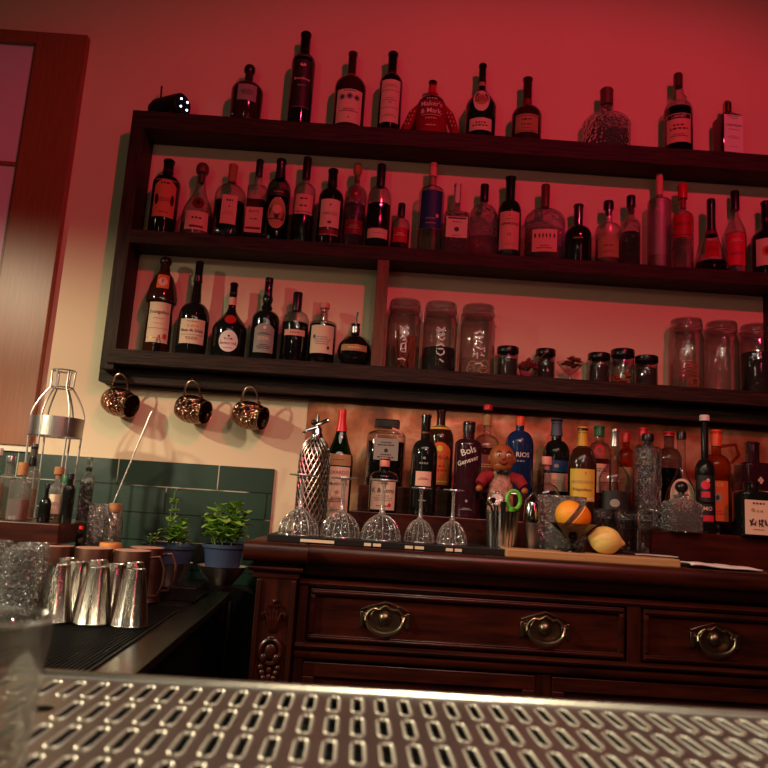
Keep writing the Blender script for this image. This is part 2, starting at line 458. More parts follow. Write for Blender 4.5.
def make_bottle(name, label, cat, loc, H, R, prof, gm, cap=None, labels=(), liq=None, n=2., sx=1., sy=1., group=None, rz=0., seg=28, rot=0, fl=None, extra=None):
    root = empty(name, loc, rz); tag(root, label, cat, group)
    P = [(r*R, z*H) for r, z in prof]
    MB().lathe(P, seg, n=n, sx=sx, sy=sy, fl=fl).build('glass_body', gm, root)
    if liq:
        lm, fill = liq
        q = [(r*R*.93, max(z*H, .004)) for r, z in prof if z < fill]
        q.append((rad(prof, fill)*R*.93, fill*H)); q.append((0, fill*H))
        MB().lathe(q, seg, n=n, sx=sx, sy=sy, fl=fl).build('liquid', lm, root)
    if cap:
        st, cm, h0, rc = cap[:4]
        z0 = H*(1-h0); r = rc*R
        m = MB()
        if st == 'screw': m.lathe([(0, z0), (r, z0), (r, H-.003), (r*.9, H), (0, H)], 20)
        elif st == 'foil': m.lathe([(r*1.25, z0), (r*1.06, z0+(H-z0)*.35), (r, z0+(H-z0)*.7), (r*1.08, z0+(H-z0)*.8), (r*1.08, H-.003), (r*.95, H), (0, H)], 20)
        elif st == 'stopper':
            zh = H-(H-z0)*.62
            m.lathe([(r*.6, z0), (r*.6, zh), (r, zh), (r*1.02, zh+.004), (r*1.02, H-.004), (r*.92, H), (0, H)], 20)
        elif st == 'ball': m.lathe([(r*.5, z0), (r*.45, z0+(H-z0)*.25)]+[(r*math.sin(a), (z0+H)/2+(H-z0)*.1-(H-z0)*.4*math.cos(a)) for a in [PI*k/8 for k in range(1, 8)]]+[(0, H)], 20)
        elif st == 'wax': m.lathe([(r*1.5, z0-.006), (r*1.3, z0+.006), (r*1.08, z0+(H-z0)*.3), (r, z0+(H-z0)*.75), (r*.98, H-.004), (r*.8, H), (0, H)], 20)
        elif st == 'mushroom': m.lathe([(r*.5, z0), (r*.52, z0+(H-z0)*.45), (r*.9, z0+(H-z0)*.5), (r, z0+(H-z0)*.65), (r*.95, z0+(H-z0)*.85), (r*.6, H), (0, H)], 20)
        elif st == 'square': m.lathe([(0, z0), (r, z0), (r, H-.003), (r*.93, H), (0, H)], 24, n=8)
        elif st == 'pourer':
            m.lathe([(r*.8, z0), (r, z0+.004), (r, z0+(H-z0)*.3), (r*.5, z0+(H-z0)*.42), (0, z0+(H-z0)*.42)], 16)
            m.tube([(0, 0, z0+(H-z0)*.4), (0, 0, z0+(H-z0)*.7), (.004, -.002, H)], [r*.34, r*.3, r*.2], 8)
        m.build('cap' if st in ('screw', 'foil', 'wax', 'square') else 'pourer' if st == 'pourer' else 'stopper', cm, root)
        if len(cap) > 4:            # neck band or sleeve: (z0,z1,mat)
            a, b, bm_ = cap[4]
            MB().lathe([(rad(prof, a)*R*1.0+.0008, a*H), (rad(prof, (a+b)/2)*R+.0008, (a+b)/2*H), (rad(prof, b)*R+.0008, b*H)], 20, n=n, sx=sx, sy=sy).build('neck_band', bm_, root)
    for L in labels:
        z0, z1, wf, lm, items = L[:5]; shape = L[5] if len(L) > 5 else 'rect'; trot = L[6] if len(L) > 6 else 0
        hw = wf*R
        if lm is None:
            lettering(prof, R, H, n, sx, sy, hw, items, root, trot); continue
        lo = patch(prof, R, H, n, sx, sy, z0*H, z1*H, hw, .0005, shape).build('label', lm, root)
        if items: lettering(prof, R, H, n, sx, sy, hw*.95, items, lo, trot)
    if extra: extra(root, H, R)
    return root

def B(label, px, py, w, Y, zb, prof, gm, cap=None, labels=(), liq=None, group=None, name='bottle', cat='bottle', **k):
    p = at(px, py, Y)
    H = p.z-zb; R = w/2*Y*1.0/F*1.005
    if k.get('n', 2.) < 3 and 'rz' not in k: k['rz'] = -math.atan2(p.x, Y)*.85
    return make_bottle(name, label, cat, (p.x, Y, zb), H, R, prof, gm, cap, labels, liq, group=group, **k)

Z1, Z2, Z3 = 2.515, 2.083, 1.668
YS = 2.44
G1 = 'bottles standing on the top shelf'; G2 = 'bottles on the middle shelf'; G3 = 'bottles on the lower shelf'; G4 = 'bottles on the sideboard'

# ------------------------------------------------------------------ room
WY = 2.5
struct(MB().box(-2.6, 2.6, WY, WY+.12, 0, 3.4).build('wall_back', M_WALL, smooth=False))
struct(MB().box(-2.6, 2.6, -1.5, WY, -.06, 0).build('floor', pbr('dark_floor', (.02, .016, .014), .6, noise=.3), smooth=False))
struct(MB().box(-2.6, -.250, WY-.010, WY, .0, .93).build('trim_2', pbr('black_wall_panel', (.008, .008, .008), .5), smooth=False))
t = struct(MB().box(-2.6, -.318, WY-.012, WY, .93, 1.315).build('trim_1', M_TILE, smooth=False, bevel=.002))
t['label'] = 'dark green glossy wall tiles below the cream wall'
# window
win = struct(empty('window_1', (0, 0, 0))); win['label'] = 'wooden window with pale panes left of the shelves'
mb = MB(); mb.box(-1.318, -1.135, WY-.03, WY, 1.337, 2.846); mb.box(-2.5, -1.318, WY-.03, WY, 2.80, 2.846)
mb.box(-2.5, -1.318, WY-.03, WY, 1.337, 1.40)
mb.box(-1.330, -1.318, WY-.018, WY, 1.40, 2.80)
o = mb.build('window_frame', M_CASE, win, smooth=False, bevel=.003)
mb = MB()
for z in (2.334, 1.868, ): mb.box(-2.5, -1.33, WY-.014, WY, z-.007, z+.007)
mb.build('glazing_bar', M_CASE, win, smooth=False)
MB().box(-2.5, -1.33, WY-.006, WY-.001, 1.40, 2.80).build('pane', pbr('milky_window_pane', srgb(226, 204, 222), .6), win, smooth=False)
MB().box(-2.5, -1.13, WY-.022, WY, 1.318, 1.336).build('window_sill', pbr('white_sill_paint', srgb(235, 228, 210), .5), win, smooth=False)

# copper backsplash
o = MB().box(-.224, 1.9, WY-.008, WY-.0005, 1.10, 1.555).build('copper_backsplash', M_SPLASH, smooth=False)
tag(o, 'mottled copper sheet fixed to the wall behind the sideboard bottles', 'backsplash')

# ------------------------------------------------------------------ shelf unit
sh = empty('wall_shelf', (0, WY, 1.56)); tag(sh, 'large dark stained wooden wall shelf holding the bottles and jars', 'shelf')
I = Matrix.Translation((0, -WY, -1.56))
YF = 2.38
MB().box(-.902, 1.9, YF, WY, 2.451, 2.515, I).build('top_board', SHELFW, sh, smooth=False, bevel=.002)
MB().box(-.857, 1.9, YF, WY, 2.035, 2.083, I).build('shelf_board', SHELFW, sh, smooth=False, bevel=.002)
MB().box(-.880, 1.9, YF-.008, WY, 1.619, 1.668, I).build('shelf_board', SHELFW, sh, smooth=False, bevel=.002)
MB().box(-.902, -.857, YF, WY, 1.60, 2.451, I).build('side_panel', SHELFV, sh, smooth=False, bevel=.002)
MB().box(-.019, .021, YF, WY, 1.668, 2.035, I).build('divider', DIVW, sh, smooth=False, bevel=.002)
MB().box(1.356, 1.40, YF, WY, 1.668, 2.035, I).build('side_panel', SHELFV, sh, smooth=False, bevel=.002)
MB().box(-.922, 1.9, 2.435, WY, 1.566, 1.612, I).build('bottom_rail', SHELFW, sh, smooth=False, bevel=.002)
MB().box(-.89, 1.9, 2.47, WY, 1.556, 1.619, I).build('back_rail', SHELFW, sh, smooth=False)

# ------------------------------------------------------------------ top shelf
def A(label, px, py, w, prof, gm, cap=None, labels=(), liq=None, Y=YS, **k): return B(label, px, py, w, Y, Z1, prof, gm, cap, labels, liq, group=G1, **k)
wine = mkprof(.60, .78, .36, 'round')
tall = mkprof(.62, .76, .40, 'round')
A('squat rounded decanter with an ornate stopper, leftmost bottle on the top shelf', 250.3, 66, 34, mkprof(.52, .70, .26, 'round', .96), M_BROWN,
  ('mushroom', C_BLACK, .24, .36), [(.30, .56, .62, P_GREY, [('~4', .43, .05, P_BLACK)])], (L_DARK, .55), name='decanter', cat='decanter')
A('tall slim black bottle with a framed dark label, tallest on the top shelf', 306.5, 33, 25.5, mkprof(.66, .76, .42, 'round'), M_DARK, ('foil', C_BLACK, .22, .36),
  [(.17, .70, .84, pbr('black_label', (.02, .016, .016), .5), [('#.98', .70, .02, P_GREY), ('#.98', .175, .02, P_GREY), ('@1.6', .60, .16, P_CREAM), ('@1', .61, .10, P_DKRED), ('Brandhaus', .46, .24, P_CREAM), ('~1', .39, .10, P_GREY)])])
A('round-shouldered bottle with red wax neck and portrait label, top shelf', 353.3, 52.3, 33.5, mkprof(.52, .68, .27, 'round', 1., mid=[(1, .2)]), M_BROWN,
  ('wax', C_RED, .42, .25), [(.04, .44, .90, P_CREAM, [('~1', .42, .06, P_BLACK), ('@1', .345, .20, P_GREY, -.48), ('@1', .355, .22, P_GREY), ('@1', .345, .20, P_GREY, .48), ('@1', .345, .12, P_BLACK, -.48), ('@1', .355, .12, P_BLACK), ('@1', .345, .12, P_BLACK, .48), ('~2', .19, .07, P_DKRED), ('@1', .10, .05, P_BLACK)])])
A('bottle with a full cream label and striped strip seal over its cap, top shelf', 393.4, 52.7, 25, mkprof(.60, .72, .40, 'round'), M_DARK, ('foil', C_BLACK, .28, .34, (.70, .73, P_RED)),
  [(.10, .60, .9, P_CREAM, [('#.95', .47, .02, P_DKRED), ('#.95', .27, .02, P_DKRED), ('~2', .53, .08, P_GREY), ('~2', .37, .10, P_GREY), ('12', .33, .22, P_DKRED), ('~2', .18, .07, P_GREY)])])
def sweater(root, H, R):
    kn = pbr('red_knitted_wool', srgb(150, 22, 34), .9, bump=1, bscale=240)
    m = MB(); m.lathe([(R*1.04, .0), (R*1.08, .01), (R*1.1, H*.35), (R*1.02, H*.55), (R*.62, H*.68), (R*.4, H*.74), (R*.42, H*.76)], 28)
    o = m.build('knitted_sweater', kn, root)
    for s in (-1, 1):
        pts = [(s*R*.75, 0, H*.54), (s*R*1.25, -.004, H*.40), (s*R*1.6, -.008, H*.18), (s*R*1.75, -.010, H*.04)]
        q = MB().tube(pts, [R*.30, R*.34, R*.32, R*.30], 12).build('sleeve', kn, root)
        z = MB()
        for k in range(4):
            a = Vector(pts[1]).lerp(Vector(pts[2]), k/3.)
            for dx in (-.3, .1):
                z.box(a.x+dx*R*.6, a.x+dx*R*.6+.004, a.y-R*.36, a.y-R*.30, a.z, a.z+.004)
        z.build('knit_pattern', P_CREAM, q, smooth=False)
A('red wax topped bottle dressed in a knitted sweater with sleeves, top shelf', 433, 81.4, 31, mkprof(.52, .72, .27, 'round'), M_BROWN, ('wax', C_RED, .34, .27),
  (),
  extra=lambda r, H, R: (sweater(r, H, R), lettering([(1.16, 0), (1.16, .45), (1.08, .6), (1, 1)], R, H, 2., 1., 1., R*.85,
    [('~1', .56, .10, P_CREAM), ("Maker's", .465, .44, P_WHITE), ('& Mark.', .345, .42, P_WHITE), ('#.8', .275, .02, P_CREAM), ('~1', .22, .10, P_CREAM), ('~1', .10, .10, P_CREAM)], r)))
A('dark broad-shouldered liqueur bottle with round seal above a banner label', 483, 64.4, 33, mkprof(.42, .72, .24, 'ogee', .96), M_DKGREEN, ('foil', C_BLACK, .25, .22, (.70, .77, P_TAN)),
  [(.30, .61, .55, P_CREAM, [('@1', .455, .42, P_TAN), ('~3', .455, .07, P_DKRED)], 'oval'), (.07, .22, .78, P_CREAM, [('~2', .145, .10, P_DKRED)])])
A('bulbous necked squat liqueur bottle with a framed label, top shelf', 528, 78, 32, mkprof(.40, .56, .30, 'round', 1, mid=None), M_BROWN, ('foil', C_RED, .42, .24, (.57, .66, P_DKRED)),
  [(.10, .36, .84, P_TAN, [('#.94', .335, .02, P_BLACK), ('#.94', .12, .02, P_BLACK), ('~1', .28, .10, P_BLACK), ('~1', .21, .12, P_DKRED), ('~1', .155, .05, P_BLACK)])])
A('wide flattened clear decanter half full of dark spirit, top shelf', 606.8, 89.5, 51, mkprof(.40, .62, .27, 'round', .98), M_CRYS, ('screw', C_BROWN, .26, .27), (), (L_DARK, .30), sy=.55, name='decanter', cat='decanter', seg=20)
A('clear ringed-neck bottle with a black banded pale label, top shelf', 678, 74.3, 30, mkprof(.50, .64, .56, 'round', 1, mid=None, steps=8)[:-3]+[(.60, .66), (.60, .70), (.42, .72), (.42, .76), (.34, .80), (.34, .985)], M_CLEAR, ('screw', C_BROWN, .16, .32),
  [(.10, .44, .92, P_PINK, [('#.98', .405, .17, P_BLACK), ('LARNEY', .405, .20, P_CREAM), ('~2', .28, .14, P_DKRED), ('~2', .18, .07, P_BLACK)])], (L_DARK, .55))
def cubic(label, px, py, w, zb, grp):
    p = at(px, py, YS); H = p.z-zb; R = w/2*YS/F
    return make_bottle('bottle', label, 'bottle', (p.x, YS, zb), H, R, [(0, 0), (1.0, 0), (1.04, .02), (1.04, .66), (1.0, .70), (.34, .80), (.30, .82), (.30, .97)], M_BROWN, ('screw', C_GOLD, .20, .32),
        [(.05, .68, .92, P_WHITE, [('~1', .62, .07, P_DKRED), ('COINTREAU', .50, .30, P_BLACK), ('#.6', .43, .02, P_DKRED), ('~3', .30, .06, P_TAN), ('~1', .14, .06, P_TAN)])], n=9, rz=math.radians(4), group=grp, seg=48)
cubic('square brown liqueur bottle turned at an angle, white label, top shelf right end', 727, 102, 23, Z1, G1)

# security camera
cp = at(171, 101, 2.43)
sc = empty('security_camera', (cp.x+.004, 2.428, Z1), math.radians(62)); sc.scale = (1.12, 1.12, 1.12); tag(sc, 'small black camera with four white lights on top left of the shelf', 'camera')
Mx = Matrix.Translation((0, 0, .041)) @ Matrix.Rotation(PI/2, 4, 'X') @ Matrix.Rotation(.05, 4, 'X')
MB().lathe([(0, -.076), (.024, -.076), (.033, -.055), (.036, .02), (.036, .046), (.033, .050), (0, .050)], 28, Mx).build('housing', pbr('matte_black_plastic', (.008, .008, .009), .6, spec=.3), sc)
MB().lathe([(0, .0505), (.031, .0505), (.031, .052), (0, .052)], 28, Mx).build('lens_face', pbr('blue_black_lens', (.01, .012, .03), .08), sc)
for i, (dx, dz) in enumerate(((-.014, .013), (.013, .015), (-.012, -.011), (.015, -.010))):
    MB().sphere((dx, dz, .053), .0032, 8, 6, M=Mx).build('led', emit('white_led_%d' % i, (.8, .9, 1), 6), sc)
MB().tube([(0, .050, .07), (.0, .052, .125)], .003, 8).build('antenna', BLACKM, sc)
MB().box(-.03, .03, -.03, .03, 0, .012).build('foot', BLACKM, sc, bevel=.003)

# ------------------------------------------------------------------ middle shelf
def C(label, px, py, w, prof, gm, cap=None, labels=(), liq=None, Y=YS, **k): return B(label, px, py, w, Y, Z2, prof, gm, cap, labels, liq, group=G2, **k)
C('black bottle with an orange label of two dark panels, leftmost on the middle shelf', 169.7, 160.2, 28, mkprof(.66, .78, .38, 'round'), M_DARK, ('foil', C_BLACK, .18, .34),
  [(.20, .68, .86, pbr('salmon_label', srgb(206, 118, 84), .7), [('~1', .63, .13, P_BLACK), ('#.98', .675, .03, P_TAN), ('@.35', .42, .42, P_BLACK, -.58), ('@.35', .42, .42, P_BLACK, .58), ('~3', .42, .06, P_DKRED), ('#.98', .205, .03, P_TAN), ('~1', .26, .08, P_DKRED)], 'arch')])
C('cone shaped clear bottle with mushroom stopper and shield label, middle shelf', 203.3, 164, 32, mkprof(.28, .72, .30, 'ogee', 1.02), M_CLEAR, ('mushroom', C_BROWN, .26, .42),
  [(.06, .30, .78, P_PINK, [('#.6', .10, .08, P_DKRED), ('~1', .21, .12, P_BLACK)]), (.33, .50, .4, P_DKRED, [('@.8', .42, .18, P_BLACK)], 'oval')], (L_CLEAR, .3))
C('broad flask shaped bottle with a white square label and dark spirit, middle shelf', 233.8, 164.8, 32, mkprof(.55, .74, .28, 'round', .98), M_CLEAR, ('screw', C_CORK, .24, .28),
  [(.18, .55, .68, P_PINK, [('~1', .48, .13, P_BLACK), ('@1', .40, .06, P_BLACK), ('~2', .32, .07, P_TAN)])], (L_DARK, .5), sy=.7)
C('rectangular clear bottle with black stopper and etched pink lettering, middle shelf', 260.5, 160.2, 19.5, mkprof(.62, .68, .38, 'flat'), M_CLEAR, ('screw', C_BLACK, .20, .38),
  [(.10, .40, .9, P_PINK, [('#.95', .15, .12, P_DKRED), ('BLACK', .35, .26, P_DKRED), ('~1', .26, .14, P_DKRED)]), (.42, .6, .8, None, [('~3', .52, .08, P_PINK)])], (L_RED, .5), n=6, sy=.7)
C('dark bottle with pictorial label and glossy highlights, fifth on the middle shelf', 281.9, 159.7, 25, mkprof(.60, .76, .38, 'round'), M_SMOKE, ('foil', C_BLACK, .24, .38),
  [(.52, .61, .95, P_BLACK, [('~1', .565, .08, P_TAN)]), (.14, .50, .8, P_TAN, [('@1', .36, .38, P_PINK), ('@1', .28, .2, P_BLACK), ('#.9', .25, .05, P_BLACK)], 'oval')], (L_DARK, .6))
C('clear bottle with tall black cap and red lettered label, middle shelf', 308, 158, 22.5, mkprof(.60, .70, .34, 'round'), M_CLEAR, ('screw', C_BLACK, .24, .40),
  [(.32, .54, .9, P_PINK, [('~1', .49, .16, P_DKRED), ('~1', .41, .16, P_DKRED), ('#.9', .345, .03, P_BLACK)])], (L_DARK, .34))
C('port style black bottle with large cream label and dark red strip, middle shelf', 333.6, 169.5, 26, mkprof(.60, .74, .38, 'round'), M_DARK, ('foil', C_BLACK, .22, .34),
  [(.21, .56, .86, P_CREAM, [('@1', .49, .08, P_DKRED), ('AMOSA', .38, .26, P_TAN), ('@1.4', .27, .12, P_DKRED)]), (.12, .19, .86, P_DKRED, [('#.98', .12, .02, P_CREAM)])])
C('clear round-stoppered bottle with oval crest, behind the port style bottle', 358.4, 162.8, 23, mkprof(.60, .72, .30, 'round'), M_EMB, ('ball', C_CORK, .22, .42),
  [(.52, .66, .5, P_DKRED, [('@1', .59, .12, P_PINK)], 'oval'), (.14, .30, .9, P_DKRED, [('~2', .22, .10, P_TAN)])], (L_WHISKY, .50))
C('clear bottle with tall black cap, deep dark spirit and low pale band label', 382, 164.8, 25, mkprof(.58, .74, .34, 'round'), M_CLEAR, ('screw', C_BLACK, .26, .38),
  [(.11, .22, .97, P_CREAM, [('#.98', .215, .02, P_TAN), ('~1', .165, .06, P_GREY)])], (L_DARK, .52))
C('short little rounded bottle with dark cap, the shortest on the middle shelf', 402, 203.9, 19.5, mkprof(.52, .70, .32, 'round'), M_CLEAR, ('screw', C_BLACK, .26, .40),
  [(.16, .46, .85, P_RED, [('~2', .32, .10, P_CREAM)])], (L_RED, .45))
C('clear tall bottle with a navy blue wraparound label, middle shelf', 433.8, 163.8, 26.5, mkprof(.66, .74, .30, 'round'), M_CLEAR, ('stopper', C_PINK, .24, .30),
  [(.25, .655, .98, P_NAVY, [('~1', .30, .10, P_GREY), ('~1', .35, .10, P_GREY), ('@.8', .38, .16, P_PINK, .5)])], (L_CLEAR, .24))
C('square clear whisky bottle with a long strip sealed neck and white label', 458, 183.6, 26, mkprof(.54, .60, .28, 'flat'), M_CRYS, ('screw', C_WHITE, .28, .26),
  [(.22, .50, .85, P_CREAM, [('#.9', .48, .07, P_BLACK), ('~1', .43, .10, P_DKRED), ('@1', .33, .20, P_BLACK), ('~1', .25, .05, P_DKRED)])], (L_WHISKY, .5), n=6, sy=.7)
C('round flask with black stopper, half full and unlabelled, middle shelf', 484.9, 185, 30.5, mkprof(.50, .74, .25, 'round'), M_EMB, ('screw', C_BLACK, .22, .30), (), (L_PALE, .28), sy=.62)
C('dark green bottle with white cap and tall printed label reading 10', 511, 176.5, 24.5, mkprof(.55, .70, .42, 'round'), M_DKGREEN, ('screw', C_WHITE, .06, .36),
  [(.09, .53, .95, P_PINK, [('@1', .48, .07, P_RED), ('~1', .44, .05, P_DKRED), ('LAPHROAIG', .385, .22, P_BLACK), ('10', .26, .26, P_DKRED), ('~2', .15, .05, P_TAN)])])
C('very wide rounded clear bottle with a row of dark figures on its label', 545.8, 185, 42.5, mkprof(.50, .70, .20, 'round'), M_EMB, ('screw', C_BROWN, .30, .21),
  [(.10, .38, .93, P_PINK, [('@.55', .30, .12, P_BLACK, x) for x in (-.75, -.45, -.15, .15, .45, .75)]+[('~2', .16, .06, P_DKRED)])], (L_PALE, .42), sy=.55)
C('squat black bottle with brown stopper beside the wide figure labelled bottle', 578.7, 204.8, 28, mkprof(.44, .64, .34, 'round', .98), M_DARK, ('screw', C_BROWN, .30, .34), [(.30, .36, .8, None, [('~1', .38, .08, P_TAN)])])
C('clear bottle with dark stopper and kite shaped tan label, middle shelf right half', 608.7, 201.7, 26.5, mkprof(.54, .66, .30, 'round'), M_CLEAR, ('stopper', C_BLACK, .20, .40),
  [(.10, .42, .88, P_TAN, [('~1', .27, .12, P_DKRED), ('~2', .18, .05, P_DKRED)], 'arch')], (L_CLEAR, .4))
C('slender bottle with dark stopper and bright reflections, left of the tall frosted bottle', 631, 196.3, 20, mkprof(.56, .68, .38, 'round'), M_EMB, ('stopper', C_BLACK, .24, .46), (), (L_DARK, .48))
C('tall frosted bottle with pink capped neck, tallest on the middle shelf', 659.5, 174.7, 24, mkprof(.70, .745, .26, 'round'), M_FROST, ('screw', C_PINK, .22, .30), (), (L_PALE, .14))
C('clear bottle with wide red cap and red shoulder label, right of the frosted bottle', 682.5, 184.3, 21.5, mkprof(.60, .68, .34, 'round'), M_EMB, ('stopper', C_RED, .28, .46),
  [(.36, .62, .95, P_RED, [('CANTON', .51, .26, P_DKRED), ('#.98', .385, .03, P_BLACK)])], (L_CLEAR, .34))
C('low cone based bottle with black and red sleeve neck and dark spirit', 710.9, 199.4, 34, [(0, 0), (.9, 0), (1, .02), (1.0, .08), (.90, .14), (.66, .30), (.48, .42), (.30, .56), (.27, .62), (.27, .985)], M_CLEAR, ('foil', C_BLACK, .50, .22, (.50, .56, P_DKRED)),
  [(.16, .40, .42, P_RED, [('~3', .28, .06, P_DKRED)])], (L_DARK, .13), Y=2.425)
C('champagne shaped clear bottle with black foil and crimson label, middle shelf right', 734.8, 191.5, 21, mkprof(.48, .76, .32, 'ogee'), M_CLEAR, ('screw', C_BLACK, .22, .42),
  [(.12, .48, .95, P_HOTPINK, [('~2', .40, .08, P_CREAM), ('~3', .25, .06, P_DKRED)])], (L_CLEAR, .5), Y=2.462)
C('black bottle with white framed red label, rightmost on the middle shelf', 765.3, 201.5, 29, mkprof(.50, .70, .30, 'ogee'), M_DARK, ('foil', C_BLACK, .28, .26),
  [(.12, .46, .8, P_CREAM, [('@.9', .30, .40, P_ORANGE), ('@.8', .30, .25, P_DKRED)])])

# ------------------------------------------------------------------ lower shelf bottles
def D(label, px, py, w, prof, gm, cap=None, labels=(), liq=None, Y=YS, **k): return B(label, px, py, w, Y, Z3, prof, gm, cap, labels, liq, group=G3, **k)
D('monk shaped dark bottle with square F plaque and cream lower label', 166.7, 256.8, 31, [(0, 0), (.82, 0), (.86, .02), (.84, .30), (.78, .44), (.84, .50), (.98, .52), (1.0, .56), (.86, .68), (.62, .78), (.36, .83), (.34, .86), (.30, .90), (.30, .985)], M_BROWN, ('ball', C_BLACK, .14, .40),
  [(.64, .79, .40, P_ORANGE, [('@1', .71, .3, P_PINK), ('F', .715, .34, P_RED)]), (.10, .50, .76, P_CREAM, [('Frangelico', .40, .34, P_BLACK), ('~1', .34, .06, P_TAN), ('#.98', .24, .02, P_TAN), ('~1', .29, .05, P_GOLD), ('#.95', .145, .03, P_GOLD), ('@1', .17, .16, P_HOTPINK, .5)])])
D('black brandy bottle with cream lettered label reading VSOP, lower shelf', 200.2, 261.8, 31, mkprof(.38, .56, .34, 'round', .98)[:-3]+[(.26, .78), (.26, .985)], M_DARK, ('foil', C_BLACK, .22, .24),
  [(.11, .36, .86, P_CREAM, [('~1', .335, .07, P_GREY), ('~1', .29, .14, P_GOLD), ('Beau du Siècle', .245, .20, P_BLACK), ('#.9', .20, .02, P_GREY), ('V.S.O.P.', .165, .18, P_BLACK)])])
D('dark shouldered bottle with red wax seal and round white label, lower shelf', 234.6, 283, 35, mkprof(.36, .68, .22, 'ogee', .97), M_DARK, ('foil', C_BLACK, .16, .19, (.70, .80, P_PINK)),
  [(.42, .55, .34, P_RED, [], 'oval'), (.06, .33, .56, P_WHITE, [('@1', .26, .06, P_BLACK), ('D.O.M.', .225, .12, P_DKRED), ('BÉNÉDICTINE', .17, .14, P_RED), ('~1', .11, .05, P_TAN)], 'oval')])
D('black bottle with silver arched label and ringed neck, lower shelf', 269.7, 278.2, 28, mkprof(.48, .60, .36, 'round')[:-3]+[(.42, .64), (.30, .68), (.40, .74), (.30, .80), (.30, .985)], M_DARK, ('foil', C_BLACK, .26, .28),
  [(.08, .42, .76, P_GREY, [('@1', .37, .12, P_CREAM), ('~2', .30, .05, P_BLACK), ('IDEAL', .245, .24, P_CREAM), ('~3', .15, .07, P_BLACK)], 'arch')])
D('clear bottle with black cap, dark liquor and thin pink band label, lower shelf', 298.3, 292.8, 27, mkprof(.56, .74, .32, 'round'), M_CLEAR, ('screw', C_BLACK, .26, .36),
  [(.36, .44, .85, P_PINK, [('~1', .40, .07, P_DKRED)])], (L_DARK, .56))
D('clear straight bottle with clear stopper and torn paper label, lower shelf', 325, 303.4, 27.5, mkprof(.62, .70, .30, 'flat'), M_CLEAR, ('stopper', C_PINK, .14, .38),
  [(.16, .60, .96, P_CREAM, [('~4', .36, .09, P_GREY), ('@.8', .42, .14, P_DKRED, -.6), ('@.8', .25, .14, P_DKRED, .5)])], (L_DARK, .64))
D('round ball shaped black bottle with steel pourer spout, beside the shelf divider', 356.7, 312, 34, [(0, 0), (.45, 0), (.62, .03), (.92, .16), (1.0, .28), (.92, .40), (.62, .52), (.30, .57), (.24, .62), (.24, .75), (.28, .76), (.28, .78)], M_DARK, ('pourer', STEEL, .40, .28),
  [(.25, .36, .85, P_TAN, [('#.98', .355, .02, P_GOLD), ('~1', .305, .08, P_CREAM)])])
p = at(158.8, 335, 2.386)
make_bottle('miniature_bottle', 'tiny clear bottle in front of the monk shaped bottle', 'bottle', (p.x, 2.386, Z3), p.z-Z3, .0088, mkprof(.62, .76, .42, 'round'), M_CLEAR, ('screw', C_RED, .2, .5), (), (L_RED, .5))

